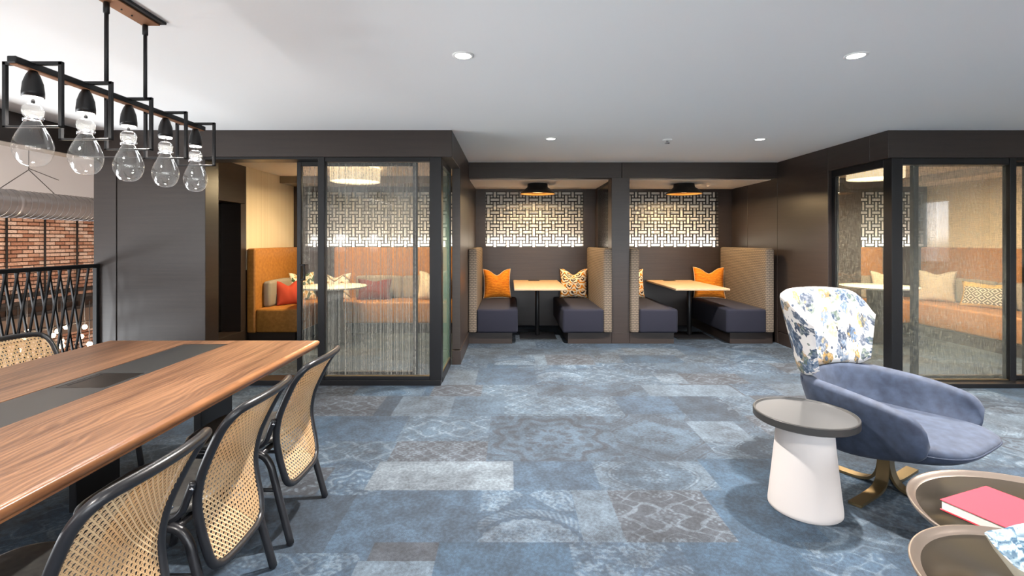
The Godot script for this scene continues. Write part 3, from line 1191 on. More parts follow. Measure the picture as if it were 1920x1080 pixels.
func build_partitions() -> void:
	# --- left room: fixed light
	var w1 := structure("window_1", "fixed panel of string-patterned glass in a black frame")
	part_box(w1, "stile", M.frame_metal, -1.847, -1.782, 0.05, 2.203, 4.66, 4.74)
	part_box(w1, "corner_post", M.frame_metal, -0.769, -0.655, 0.05, 2.203, 4.66, 4.78)
	part_box(w1, "bottom_rail", M.frame_metal, -1.782, -0.769, 0.05, 0.085, 4.668, 4.74)
	part_box(w1, "sill_track", M.frame_metal, -2.95, -0.66, 0.0, 0.05, 4.655, 4.85)
	part_box(w1, "top_rail", M.frame_metal, -1.782, -0.769, 2.158, 2.203, 4.668, 4.74)
	part_box(w1, "glazing_bead", M.bronze, -1.782, -0.769, 0.085, 0.093, 4.672, 4.69, 0.001)
	pane_pair(w1, M.strings, V(-1.782, 0.085, 4.70), V(-0.769, 0.085, 4.70), V(-0.769, 2.158, 4.70), V(-1.782, 2.158, 4.70))
	part_box(w1, "head_track", M.frame_metal, -2.954, -1.847, 2.18, 2.203, 4.662, 4.86)
	# sliding door behind it
	var d1 := structure("door_1", "sliding glass door of string-patterned glass, pushed half open")
	part_box(d1, "stile", M.frame_metal, -2.10, -2.058, 0.052, 2.178, 4.78, 4.83)
	part_box(d1, "stile", M.frame_metal, -0.955, -0.912, 0.052, 2.178, 4.78, 4.83)
	part_box(d1, "rail", M.frame_metal, -2.058, -0.955, 0.052, 0.10, 4.78, 4.83)
	part_box(d1, "rail", M.frame_metal, -2.058, -0.955, 2.135, 2.178, 4.78, 4.83)
	pane_pair(d1, M.strings, V(-2.058, 0.10, 4.805), V(-0.955, 0.10, 4.805), V(-0.955, 2.135, 4.805), V(-2.058, 2.135, 4.805))
	var hs := new_st()
	bxd(hs, -2.065, -2.012, 1.15, 1.165, 4.755, 4.778)
	bxd(hs, -2.065, -2.012, 1.005, 1.02, 4.755, 4.778)
	bxd(hs, -2.027, -2.012, 1.005, 1.165, 4.755, 4.778)
	bxd(hs, -2.065, -2.05, 1.005, 1.165, 4.755, 4.785)
	obj("handle", hs, M.black_metal, d1)
	# side light next to the booth
	var w2 := structure("window_2", "narrow side light of green-tinted textured glass")
	part_box(w2, "bottom_rail", M.frame_metal, -0.70, -0.655, 0.0, 0.09, 4.78, 5.445)
	part_box(w2, "top_rail", M.frame_metal, -0.70, -0.655, 2.14, 2.203, 4.78, 5.445)
	part_box(w2, "stile", M.frame_metal, -0.70, -0.655, 0.09, 2.14, 5.40, 5.445)
	part_box(w2, "glazing_bead", M.bronze, -0.668, -0.66, 0.09, 0.098, 4.78, 5.40, 0.001)
	pane_pair(w2, M.linen, V(-0.672, 0.09, 4.78), V(-0.672, 0.09, 5.40), V(-0.672, 2.14, 5.40), V(-0.672, 2.14, 4.78), M.pane_green)
	# --- right room: fixed light
	var w3 := structure("window_3", "fixed panel of linen-patterned glass in a bronze-black frame")
	part_box(w3, "corner_post", M.frame_metal, 3.69, 3.796, 0.045, 2.195, 4.665, 4.775)
	part_box(w3, "stile", M.frame_metal, 4.832, 4.893, 0.045, 2.195, 4.665, 4.745)
	part_box(w3, "top_rail", M.frame_metal, 3.796, 4.832, 2.13, 2.195, 4.672, 4.74)
	part_box(w3, "bottom_rail", M.frame_metal, 3.796, 4.832, 0.0, 0.047, 4.665, 4.745)
	part_box(w3, "sill_track", M.frame_metal, 3.80, 4.893, 0.0, 0.04, 4.575, 4.665)
	part_box(w3, "threshold", M.frame_metal, 4.893, 7.0, 0.0, 0.02, 4.665, 4.85)
	part_box(w3, "head_track", M.frame_metal, 4.893, 7.0, 2.17, 2.195, 4.668, 4.86)
	part_box(w3, "glazing_bead", M.bronze, 3.796, 4.832, 0.047, 0.054, 4.68, 4.70, 0.001)
	pane_pair(w3, M.linen, V(3.796, 0.047, 4.705), V(4.832, 0.047, 4.705), V(4.832, 2.13, 4.705), V(3.796, 2.13, 4.705))
	var d2 := structure("door_2", "sliding door of linen-patterned glass overlapping the fixed panel")
	part_box(d2, "stile", M.frame_metal, 4.0, 4.052, 0.022, 2.168, 4.785, 4.835)
	part_box(d2, "stile", M.frame_metal, 5.12, 5.165, 0.022, 2.168, 4.785, 4.835)
	part_box(d2, "rail", M.frame_metal, 4.052, 5.12, 0.022, 0.06, 4.785, 4.835)
	part_box(d2, "rail", M.frame_metal, 4.052, 5.12, 2.135, 2.168, 4.785, 4.835)
	pane_pair(d2, M.linen, V(4.052, 0.06, 4.81), V(5.12, 0.06, 4.81), V(5.12, 2.135, 4.81), V(4.052, 2.135, 4.81))
	var h2 := new_st()
	bxd(h2, 5.075, 5.12, 1.12, 1.135, 4.76, 4.783)
	bxd(h2, 5.075, 5.12, 0.98, 0.995, 4.76, 4.783)
	bxd(h2, 5.075, 5.09, 0.98, 1.135, 4.76, 4.783)
	bxd(h2, 5.11, 5.125, 0.98, 1.135, 4.76, 4.79)
	obj("handle", h2, M.black_metal, d2)
	var w4 := structure("window_4", "side light of linen-patterned glass beside the brown wall")
	part_box(w4, "bottom_rail", M.frame_metal, 3.69, 3.735, 0.0, 0.07, 4.775, 5.54)
	part_box(w4, "top_rail", M.frame_metal, 3.69, 3.735, 2.12, 2.195, 4.775, 5.54)
	part_box(w4, "stile", M.frame_metal, 3.69, 3.735, 0.07, 2.12, 5.475, 5.54)
	pane_pair(w4, M.linen, V(3.71, 0.07, 5.475), V(3.71, 0.07, 4.775), V(3.71, 2.12, 4.775), V(3.71, 2.12, 5.475))

# ---------------------------------------------------------------- booths
func bench(label: String, xa: float, xb: float, back_left: bool, plinth_x: float) -> void:
	# xa..xb full width, the back slab at the left or the right
	var t := thing("booth_bench", label, "bench", V((xa + xb) * 0.5, 0, 7.2), 0.0, "upholstered booth benches")
	var o := V((xa + xb) * 0.5, 0, 7.2)
	var bt := 0.115
	var s := new_st()
	var x0 := xa if back_left else xb - bt
	rbox(s, V(x0 + bt * 0.5, 0.72, 7.21) - o, Vector3(bt, 1.14, 1.44), 0.035, 4)
	obj("backrest", s, M.plaid, t)
	s = new_st()
	var sx0 := xa + bt + 0.001 if back_left else xa
	var sx1 := xb if back_left else xb - bt - 0.001
	rbox(s, V((sx0 + sx1) * 0.5, 0.315, 7.205) - o, Vector3(sx1 - sx0, 0.32, 1.45), 0.03, 4, 0.006)
	obj("seat", s, M.velvet, t)
	s = new_st()
	var p0 := xa if back_left else plinth_x
	var p1 := plinth_x if back_left else xb
	box(s, V(p0, 0, 6.55) - o, V(p1, 0.15, 7.93) - o)
	obj("plinth", s, M.laminate, t)

func booth_table(label: String, x0: float, x1: float, px: float) -> void:
	var o := V(px, 0, 7.1)
	var t := thing("booth_table", label, "table", o)
	lbox(t, "tabletop", M.maple, V(x0, 0.721, 6.52) - o, V(x1, 0.748, 7.935) - o, 0.004)
	var s := new_st()
	tube(s, PackedVector3Array([V(px, 0.02, 7.1) - o, V(px, 0.72, 7.1) - o]), 0.032, 16)
	obj("post", s, M.black_metal, t)
	lbox(t, "base_plate", M.black_metal, V(px - 0.26, 0.0, 6.83) - o, V(px + 0.26, 0.012, 7.35) - o)
	lbox(t, "top_plate", M.black_metal, V(px - 0.2, 0.709, 6.9) - o, V(px + 0.2, 0.721, 7.3) - o)
	lbox(t, "power_grommet", M.grommet, V((x0 + x1) * 0.5 - 0.12, 0.748, 7.76) - o, V((x0 + x1) * 0.5 + 0.06, 0.754, 7.86) - o)

func cushion(label: String, m: Material, w: float, h: float, t: float, notch: float, at: Vector3, turn: float, tilt: float, group := "", pip := false) -> void:
	var n := thing("cushion", label, "cushion", at, deg_to_rad(turn), group)
	var s := new_st()
	pillow(s, w, h, t, notch)
	var o := obj("cover", s, m, n)
	o.rotation_degrees.x = -tilt
	if pip:
		s = new_st()
		var pts := PackedVector3Array()
		for k in 40:
			var u := 0.0
			var v := 0.0
			var f := k / 10.0
			if f < 1.0:
				u = -1.0 + 2.0 * f
				v = -1.0
			elif f < 2.0:
				u = 1.0
				v = -1.0 + 2.0 * (f - 1.0)
			elif f < 3.0:
				u = 1.0 - 2.0 * (f - 2.0)
				v = 1.0
			else:
				u = -1.0
				v = 1.0 - 2.0 * (f - 3.0)
			var up := clampf((v + 0.15) / 1.15, 0.0, 1.0)
			pts.append(Vector3(u * w * 0.5 * (1.0 - 0.10 * (1.0 - v * v)), v * h * 0.5 * (1.0 - 0.07 * (1.0 - u * u)) - notch * up * up * exp(-pow(u / 0.42, 2.0)) + h * 0.5, 0))
		tube(s, pts, 0.004, 5, true)
		obj("piping", s, M.piping, o)

func build_booths() -> void:
	bench("booth bench with woven beige back against the wall beside the glass corner", -0.552, 0.114, true, 0.039)
	bench("booth bench backing onto the middle post, under the swirl-print cushion", 0.718, 1.384, false, 0.793)
	bench("booth bench behind the middle post, mostly hidden by its own tall back", 1.632, 2.263, true, 2.23)
	bench("booth bench against the brown panelled wall behind the lounge chair", 2.91, 3.565, false, 2.986)
	var col := structure("trim_20", "dark laminate post between the two booths")
	part_box(col, "post", M.laminate, 1.386, 1.630, 0.15, 2.248, 6.555, 6.78)
	part_box(col, "plinth", M.laminate, 1.386, 1.630, 0.0, 0.149, 6.555, 7.93)
	part_box(col, "divider", M.laminate, 1.40, 1.616, 0.15, 1.27, 6.78, 7.93)
	var dv := structure("window_5", "dark glass divider above the bench backs")
	part_box(dv, "pane", M.dark_glass, 1.42, 1.432, 1.27, 2.24, 6.9, 7.72)
	part_box(dv, "metal_edge", M.bronze, 1.41, 1.442, 1.27, 2.24, 6.88, 6.9)
	part_box(dv, "stile", M.laminate, 1.41, 1.60, 1.27, 2.24, 7.72, 7.935)
	part_box(dv, "rail", M.black_metal, 1.41, 1.442, 2.2, 2.24, 6.9, 7.72)
	booth_table("maple-topped booth table between the orange and swirl-print cushions nearest the glass corner", 0.066, 0.785, 0.41)
	booth_table("maple-topped booth table in the booth beside the brown panelled wall", 2.243, 2.978, 2.64)
	cushion("orange ribbed cushion on the bench beside the glass corner", M.orange_cloth, 0.45, 0.47, 0.2, 0.09, V(-0.19, 0.47, 7.76), 12, 8, "", true)
	cushion("cushion with orange, brown and cream swirl print fully in view", M.print_cloth, 0.45, 0.48, 0.2, 0.09, V(1.03, 0.47, 7.76), -8, 8)
	cushion("swirl-print cushion half hidden behind the tall bench back", M.print_cloth, 0.45, 0.47, 0.2, 0.08, V(1.97, 0.47, 7.72), 16, 8)
	cushion("orange ribbed cushion on the bench against the brown panelled wall", M.orange_cloth, 0.48, 0.5, 0.19, 0.09, V(3.21, 0.47, 7.76), -12, 8, "", true)
	booth_lamp("black flared ceiling lamp in the booth nearest the glass corner", V(0.42, 2.24, 7.2))
	booth_lamp("black flared ceiling lamp in the booth beside the brown panelled wall", V(2.60, 2.24, 7.2))

func booth_lamp(label: String, at: Vector3) -> void:
	var t := thing("ceiling_lamp", label, "lamp", at, 0.0, "black ceiling lamps in the booths")
	var s := new_st()
	lathe(s, [[0.0, -0.0], [0.145, -0.0], [0.148, -0.004], [0.152, -0.05], [0.166, -0.064], [0.2, -0.085], [0.25, -0.132], [0.262, -0.150], [0.262, -0.155], [0.257, -0.153], [0.246, -0.138], [0.195, -0.092], [0.16, -0.072], [0.0, -0.07]], 48)
	obj("shade", s, M.lamp_black, t)
	s = new_st()
	lathe(s, [[0.0, -0.072], [0.158, -0.074], [0.193, -0.094], [0.244, -0.14], [0.254, -0.153], [0.240, -0.142], [0.188, -0.1], [0.15, -0.084], [0.0, -0.08]], 48)
	obj("gold_lining", s, M.lamp_gold, t)
	s = new_st()
	lathe(s, [[0.0, -0.10], [0.15, -0.10], [0.165, -0.108], [0.15, -0.118], [0.0, -0.122]], 40)
	obj("diffuser", s, M.glow_booth, t)
	area(t, Vector3(0, -0.128, 0), Vector3(-90, 0, 0), Vector2(0.24, 0.24), BOOTH_E, Color(1, 0.85, 0.64))

const BOOTH_E := 4.6
const DRUM_E := 8.0

func drum_lamp(label: String, at: Vector3, r: float, k := 1.0) -> void:
	var t := thing("drum_lamp", label, "lamp", at, 0.0, "white drum ceiling lamps")
	var s := new_st()
	lathe(s, [[r - 0.01, -0.02], [r, -0.02], [r, -0.19], [r - 0.006, -0.195], [r - 0.012, -0.19], [r - 0.012, -0.02]], 56)
	obj("shade", s, M.drum_shade, t)
	s = new_st()
	lathe(s, [[0.0, -0.165], [r - 0.015, -0.165], [r - 0.015, -0.175], [0.0, -0.175]], 56)
	obj("diffuser", s, M.glow_drum, t)
	s = new_st()
	lathe(s, [[0.0, 0.0], [0.1, 0.0], [0.1, -0.03], [0.02, -0.035], [0.02, -0.16], [0.0, -0.16]], 24)
	obj("canopy", s, M.white_plastic, t)
	area(t, Vector3(0, -0.2, 0), Vector3(-90, 0, 0), Vector2(r * 1.6, r * 1.6), DRUM_E * k, Color(1, 0.88, 0.68))
	omni(t, Vector3(0, -0.10, 0), 0.55, Color(1, 0.88, 0.68), 0.05)

# ---------------------------------------------------------------- meeting rooms
func banquette(label: String, segs: Array) -> void:
	# each seg: [x0,x1,d0,d1, side] side = which side the back stands on: "left", "right", "back"
	var t := thing("banquette", label, "bench")
	for g in segs:
		var x0: float = g[0]
		var x1: float = g[1]
		var d0: float = g[2]
		var d1: float = g[3]
		var bt := 0.12
		var s := new_st()
		var u := new_st()
		match g[4]:
			"left":
				rbox(s, V(x0 + bt * 0.5, 0.72, (d0 + d1) * 0.5), Vector3(bt, 1.14, d1 - d0), 0.03, 4)
				rbox(u, V((x0 + bt + x1) * 0.5, 0.315, (d0 + d1) * 0.5 + 0.005), Vector3(x1 - x0 - bt, 0.32, d1 - d0 - 0.01), 0.03, 4, 0.006)
			"right":
				rbox(s, V(x1 - bt * 0.5, 0.72, (d0 + d1) * 0.5), Vector3(bt, 1.14, d1 - d0), 0.03, 4)
				rbox(u, V((x0 + x1 - bt) * 0.5, 0.315, (d0 + d1) * 0.5), Vector3(x1 - x0 - bt, 0.32, d1 - d0), 0.03, 4, 0.006)
			_:
				rbox(s, V((x0 + x1) * 0.5, 0.72, d1 - bt * 0.5), Vector3(x1 - x0, 1.14, bt), 0.03, 4)
				rbox(u, V((x0 + x1) * 0.5, 0.315, (d0 + d1 - bt) * 0.5), Vector3(x1 - x0, 0.32, d1 - d0 - bt), 0.03, 4, 0.006)
		obj("backrest", s, M.cognac, t)
		obj("seat", u, M.cognac, t)
		var pl := new_st()
		bxd(pl, x0, x1 - (0.06 if g[4] == "left" else 0.0), 0.0, 0.15, d0 + 0.06, d1)
		obj("plinth", pl, M.laminate, t)

func bolster(label: String, x0: float, x1: float, d0: float, d1: float) -> void:
	var o := V((x0 + x1) * 0.5, 0.478, (d0 + d1) * 0.5)
	var t := thing("bolster", label, "cushion", o, 0.0, "grey back bolsters on the banquettes")
	var s := new_st()
	rbox(s, V((x0 + x1) * 0.5, 0.655, (d0 + d1) * 0.5) - o, Vector3(x1 - x0, 0.35, d1 - d0), 0.035, 4, 0.01)
	obj("cover", s, M.bolster, t)

func round_table(label: String, at: Vector3, r: float) -> void:
	var t := thing("round_table", label, "table", at)
	var s := new_st()
	lathe(s, [[0.0, 0.765], [r - 0.004, 0.765], [r, 0.76], [r - 0.012, 0.742], [r - 0.03, 0.738], [0.0, 0.738]], 56)
	obj("tabletop", s, M.round_table, t)
	s = new_st()
	lathe(s, [[0.0, 0.738], [0.14, 0.737], [0.135, 0.6], [0.13, 0.45], [0.145, 0.3], [0.19, 0.15], [0.27, 0.03], [0.28, 0.0], [0.0, 0.0]], 36)
	obj("pedestal", s, M.pedestal_dark, t)

func build_left_room() -> void:
	var wl := structure("wall_meeting_left", "cream striped wallpaper wall with dark laminate niche")
	part_box(wl, "wallpaper", M.wallpaper, -3.70, -3.54, 1.0, 2.40, 6.51, 7.94, 0.0)
	part_box(wl, "wall_base", M.laminate, -3.70, -3.545, 0.0, 1.0, 6.51, 7.94, 0.0)
	part_box(wl, "panel", M.laminate, -3.85, -3.54, 1.89, 2.40, 4.9, 6.505)
	part_box(wl, "jamb", M.laminate, -3.85, -3.54, 0.2, 1.886, 6.38, 6.505)
	part_box(wl, "panel", M.laminate, -3.85, -3.54, 0.0, 0.196, 4.9, 6.505)
	part_box(wl, "niche_back", M.niche_panel, -3.87, -3.80, 0.19, 1.9, 4.9, 6.4, 0.0)
	trim_n += 1
	var so := structure("trim_%d" % trim_n)
	part_box(so, "soffit", M.soffit, -3.54, -0.645, 2.28, 2.39, 7.457, 7.94)
	banquette("cognac leather corner banquette in the meeting room behind the dining table", [[-3.535, -2.84, 6.5, 7.935, "left"], [-2.839, -0.65, 7.25, 7.935, "back"]])
	bolster("grey bolster against the cognac back, behind the rust-red cushion", -3.405, -3.30, 6.68, 7.40)
	cushion("rust-red velvet cushion in front of the grey bolster", M.pillow_red, 0.36, 0.36, 0.16, 0.07, V(-3.14, 0.475, 6.92), 42, 14)
	cushion("small leaf-print cushion in the corner behind the sliding door stile", M.leaf_cloth, 0.4, 0.44, 0.15, 0.05, V(-3.15, 0.475, 7.42), 45, 12)
	cushion("chevron-striped cream cushion seen through the sliding door", M.chevron_cloth, 0.48, 0.42, 0.16, 0.06, V(-2.72, 0.475, 7.52), 8, 12)
	cushion("wine-red lumbar cushion seen through the string glass", M.pillow_wine, 0.54, 0.33, 0.16, 0.03, V(-2.1, 0.475, 7.5), 0, 12)
	cushion("cream cushion at the glass corner end of the cognac banquette", M.cream_cloth, 0.46, 0.46, 0.17, 0.05, V(-1.22, 0.475, 7.5), -12, 12)
	bolster("grey bolster behind the wine-red lumbar cushion", -2.45, -1.72, 7.70, 7.80)
	bolster("grey bolster between the wine-red and the cream cushion", -1.70, -0.96, 7.70, 7.80)
	round_table("white round pedestal table behind the string glass", V(-2.46, 0, 6.75), 0.46)
	drum_lamp("white drum ceiling lamp behind the string glass", V(-2.10, 2.39, 6.6), 0.33)

func build_right_room() -> void:
	var wr := structure("wall_meeting_right", "cream striped wallpaper side wall behind the linen glass")
	part_box(wr, "wallpaper", M.wallpaper, 6.86, 7.0, 1.0, 2.40, 4.9, 7.94, 0.0)
	part_box(wr, "wall_base", M.laminate, 6.862, 7.0, 0.0, 1.0, 4.9, 7.94, 0.0)
	trim_n += 1
	var so := structure("trim_%d" % trim_n)
	part_box(so, "soffit", M.booth_ceiling, 6.33, 6.86, 2.28, 2.39, 4.9, 7.94)
	var pier := structure("wall_meeting_pier", "dark laminate pier in the back corner of the right meeting room")
	part_box(pier, "panel", M.laminate, 3.74, 5.60, 0.0, 2.39, 7.7, 7.94)
	banquette("cognac leather corner banquette behind the linen glass", [[6.05, 6.855, 5.0, 7.935, "right"], [5.61, 6.049, 7.25, 7.935, "back"]])
	bolster("grey bolster along the back of the linen-glass room", 5.62, 6.04, 7.70, 7.80)
	bolster("grey bolster against the side wall behind the cream square cushion", 6.62, 6.72, 6.62, 7.35)
	bolster("grey bolster against the side wall behind the diamond cushion", 6.62, 6.72, 5.6, 6.58)
	cushion("cream square cushion beside the dark door stile of the right room", M.cream_cloth, 0.46, 0.48, 0.17, 0.05, V(6.42, 0.475, 7.28), -50, 12)
	cushion("pale cushion against the back of the linen-glass room", M.cream_cloth, 0.44, 0.46, 0.16, 0.05, V(5.88, 0.475, 7.5), -8, 12)
	cushion("long cushion with grey diamond pattern and gold ends", M.diamond_cloth, 0.62, 0.36, 0.16, 0.02, V(6.46, 0.475, 6.55), -68, 14)
	round_table("white round pedestal table behind the linen glass", V(5.15, 0, 6.75), 0.46)
	drum_lamp("white drum ceiling lamp behind the linen glass", V(4.76, 2.39, 6.3), 0.31, 1.6)

# ---------------------------------------------------------------- atrium beyond the railing
func build_atrium() -> void:
	var wa := structure("wall_atrium", "red brick wall of the atrium beyond the railing")
	part_box(wa, "mortar_bed", M.mortar, -9.3, -9.1, -0.25, 1.86, -3.3, 12.0, 0.0)
	part_box(wa, "mortar_bed", M.mortar, -9.3, -9.1, -3.3, -2.75, -3.3, 7.65, 0.0)
	var at := -3.3
	for w in LOBBY_WINDOWS:
		part_box(wa, "mortar_bed", M.mortar, -9.3, -9.1, -2.75, -0.25, at, w[0], 0.0)
		at = w[1]
	part_box(wa, "mortar_bed", M.mortar, -9.3, -9.1, -3.3, -0.25, at, 12.0, 0.0)
	rng.seed = 303
	var shapes := []
	for k in 4:
		var s := new_st()
		var j := func() -> float: return rng.randf_range(-0.006, 0.006)
		box(s, Vector3(0, -0.029 + j.call() * 0.4, -0.098 + j.call()), Vector3(0.026 + j.call() * 0.5, 0.029 + j.call() * 0.4, 0.098 + j.call()), 0.006)
		s.generate_normals()
		shapes.append(s.commit())
	var row := 0
	var yy := -1.42
	while yy < 1.84:
		var d := 8.6 + (row % 2) * 0.107
		while d < 10.75:
			var lower := yy < -0.42
			if yy > 0.18 or (lower and d > 9.5):
				var o := MeshInstance3D.new()
				o.name = "brick"
				o.mesh = shapes[rng.randi() % 4]
				o.material_override = M["brick_%d" % (rng.randi() % 6)]
				wa.add_child(o, true)
				o.position = V(-9.102 + rng.randf() * 0.005, yy, d)
			d += 0.214
		yy += 0.0745
		row += 1
	var wu := structure("wall_atrium_upper", "white bulkhead above the brick wall")
	part_box(wu, "bulkhead", M.bulkhead, -9.3, -8.95, 1.86, 3.3, -3.3, 12.0, 0.0)
	var cu := structure("ceiling")
	part_box(cu, "slab", M.plaster, -9.3, -3.85, 3.2, 3.4, -3.4, 12.0, 0.0)
	var fl := structure("floor")
	part_box(fl, "slab", M.lower_floor, -9.3, -4.1, -3.5, -3.3, -3.4, 12.0, 0.0)
	var wf := structure("wall_atrium_end", "end wall of the atrium hidden by the grey pier")
	part_box(wf, "wall", M.lower_wall, -9.3, -3.7, -3.3, 3.3, 11.9, 12.1, 0.0)
	part_box(wf, "wall", M.lower_wall, -4.04, -3.9, -3.3, 3.3, 4.92, 11.9, 0.0)
	part_box(wf, "wall", M.lower_wall, -4.15, -3.9, -3.3, -0.3, -3.3, 12.0, 0.0)
	var lw := structure("wall_lower", "pale lower wall lit by the globe lamps")
	part_box(lw, "wall", M.lower_wall, -9.1, -9.0, -3.3, -0.45, 7.7, 9.38, 0.0)
	for k in LOBBY_WINDOWS.size():
		var nd := structure("window_%d" % (20 + k))
		var w: Array = LOBBY_WINDOWS[k]
		part_box(nd, "pane", M.pane, -9.06, -9.05, -2.7, -0.3, w[0], w[1], 0.0)
		part_box(nd, "rail", M.frame_metal, -9.09, -9.02, -0.3, -0.25, w[0], w[1])
		part_box(nd, "rail", M.frame_metal, -9.09, -9.02, -2.75, -2.7, w[0], w[1])
	var ed := structure("trim_30", "brown slab edge below the brick wall")
	part_box(ed, "edge", M.slab_edge, -9.1, -8.75, -0.44, 0.02, 7.8, 11.9, 0.0)
	# hanger rods on the brick wall
	for dd in [[8.70, "black hanger rod on the brick wall at the picture edge"], [9.42, "black hanger rod on the brick wall midway along"], [10.12, "black hanger rod on the brick wall beside the grey pier"]]:
		var s := new_st()
		tube(s, PackedVector3Array([V(-9.04, 0.03, dd[0]), V(-9.04, 2.2, dd[0])]), 0.017, 8)
		tag(obj(numbered("hanger_rod"), s, M.dark_steel, self), dd[1], "rod", "black hanger rods on the brick wall")
	# steel bars running along the wall
	var rails := [[-8.5, 0.43, "uppermost thin black steel bar below the brick wall"], [-8.42, 0.31, "second black steel bar below the brick wall"], [-8.55, 0.23, "third black steel bar below the brick wall"], [-8.35, 0.10, "lowest black steel bar above the globe lamps"]]
	for r in rails:
		var s := new_st()
		bxd(s, r[0] - 0.02, r[0] + 0.02, r[1] - 0.03, r[1] + 0.03, 5.0, 11.8)
		tag(obj(numbered("steel_bar"), s, M.dark_steel, self), r[2], "bar", "black steel bars over the atrium")
	# duct
	var du := thing("spiral_duct", "shiny galvanised spiral air duct below the atrium ceiling", "duct", V(-7.5, 1.95, 8.0))
	var ds := new_st()
	tube(ds, PackedVector3Array([V(0, 0, -5.5), V(0, 0, 3.6)]), 0.21, 40)
	obj("pipe", ds, M.duct, du)
	ds = new_st()
	var hx := PackedVector3Array()
	for k in 1200:
		var an := k * TAU / 20.0
		hx.append(V(cos(an) * 0.211, sin(an) * 0.211, -2.6 + k * 0.105 / 20.0))
	tube(ds, hx, 0.006, 5)
	obj("spiral_seam", ds, M.duct, du)
	for dd in [-0.75, 0.8]:
		ds = new_st()
		tube(ds, PackedVector3Array([V(0, 0, dd), V(0, 0, dd + 0.05)]), 0.219, 40)
		obj("coupling", ds, M.duct, du)
	# duct hanger wire
	var hw := thing("duct_hanger", "thin black wire hanger with a hook above the duct", "hanger", V(-7.5, 2.5, 7.55))
	for e in [[V(0, 0.0, 0), V(-0.0, -0.33, 0.42)], [V(0, 0, 0), V(0, -0.33, -0.42)], [V(0, 0, 0), V(0, 0.7, 0)], [V(0, 0.02, 0), V(0, -0.1, 0.5)]]:
		var s := new_st()
		tube(s, PackedVector3Array([e[0], e[1]]), 0.006, 6)
		obj("wire", s, M.cable, hw)
	# globe lamps of the floor below
	var ch := thing("globe_chandelier", "black rod chandelier with small glowing globes seen through the railing", "chandelier", V(-6.6, -0.2, 7.0))
	var globes := [[13, 632, 7.0], [51, 622, 7.2], [48, 633, 6.8], [99, 629, 7.1], [108, 621, 7.4], [124, 613, 7.2], [115, 640, 6.9], [116, 649, 6.7], [152, 631, 7.2], [159, 613, 7.5], [168, 645, 7.0], [34, 657, 6.9], [-40, 640, 7.0], [-80, 625, 7.2]]
	var org: Vector3 = ch.position
	for g in globes:
		var p := V((g[0] - 955.0) / F * g[2], EYE - (g[1] - 450.5) / F * g[2], g[2]) - org
		var s := new_st()
		lathe(s, [[0.0, 0.036], [0.022, 0.03], [0.036, 0.0], [0.022, -0.03], [0.0, -0.036]], 16, p)
		obj("globe_bulb", s, M.glow_globe, ch)
		s = new_st()
		tube(s, PackedVector3Array([p + Vector3(0, 0.035, 0), p + Vector3(0, 0.62, 0)]), 0.006, 6)
		obj("rod", s, M.dark_steel, ch)
		if globes.find(g) % 3 == 0:
			omni(ch, p, GLOBE_E, Color(1, 0.88, 0.74), 0.036)
	for k in 4:
		var s := new_st()
		bxd(s, -0.9 + k * 0.3, -0.88 + k * 0.3, 0.18 + k * 0.05, 0.2 + k * 0.05, -0.8, 0.8)
		obj("bar", s, M.dark_steel, ch)
	# railing
	var rl := thing("railing", "black steel balustrade with crossing slanted bars at the atrium edge", "railing", V(-4.0, 0, 3.2))
	var ro: Vector3 = rl.position
	lbox(rl, "handrail", M.rail_black, V(-4.025, 1.135, 0.0) - ro, V(-3.975, 1.172, 4.70) - ro, 0.004)
	lbox(rl, "bottom_rail", M.rail_black, V(-4.02, 0.05, 0.0) - ro, V(-3.98, 0.08, 4.70) - ro)
	lbox(rl, "post", M.rail_black, V(-4.02, 0.0, 4.665) - ro, V(-3.98, 1.135, 4.70) - ro)
	lbox(rl, "post", M.rail_black, V(-4.02, 0.0, 2.3) - ro, V(-3.98, 1.135, 2.335) - ro)
	var bars := {}
	for sg in [-1.0, 1.0]:
		var s := new_st()
		var a := Vector3(0.009 * sg, 1.14, 0)
		var b := Vector3(0.009 * sg, 0.07, 0.193 * sg)
		var dirv := (b - a).normalized()
		var side := Vector3(1, 0, 0)
		var up := side.cross(dirv)
		box(s, Vector3(-0.008, -0.008, 0), Vector3(0.008, 0.008, (b - a).length()), 0.002, Transform3D(Basis(side, dirv.cross(side).normalized(), dirv).orthonormalized(), a))
		s.generate_normals()
		bars[sg] = s.commit()
	for k in 26:
		var dd := 4.588 - k * 0.0945
		for sg in [-1.0, 1.0]:
			var end: float = dd - 0.193 * sg
			if end > 4.68:
				continue
			var o := MeshInstance3D.new()
			o.name = "baluster"
			o.mesh = bars[sg]
			o.material_override = M.rail_black
			rl.add_child(o, true)
			o.position = V(-4.0, 0, dd) - ro

const GLOBE_E := 0.9

# ---------------------------------------------------------------- dining table and chairs
func prof_x(y: float) -> float:
	var k := [[0.20, 0.262], [0.24, 0.26], [0.33, 0.247], [0.40, 0.232], [0.48, 0.222], [0.56, 0.232], [0.617, 0.253], [0.735, 0.32], [0.82, 0.382], [0.86, 0.41]]
	for i in k.size() - 1:
		if y <= k[i + 1][0]:
			var t: float = clampf((y - k[i][0]) / (k[i + 1][0] - k[i][0]), 0.0, 1.0)
			var m0: float = (k[mini(i + 1, k.size() - 1)][1] - k[maxi(i - 1, 0)][1]) / (k[mini(i + 1, k.size() - 1)][0] - k[maxi(i - 1, 0)][0])
			var m1: float = (k[mini(i + 2, k.size() - 1)][1] - k[i][1]) / (k[mini(i + 2, k.size() - 1)][0] - k[i][0])
			var hh: float = k[i + 1][0] - k[i][0]
			var t2 := t * t
			var t3 := t2 * t
			return k[i][1] * (2 * t3 - 3 * t2 + 1) + m0 * hh * (t3 - 2 * t2 + t) + k[i + 1][1] * (-2 * t3 + 3 * t2) + m1 * hh * (t3 - t2)
	return k[-1][1]

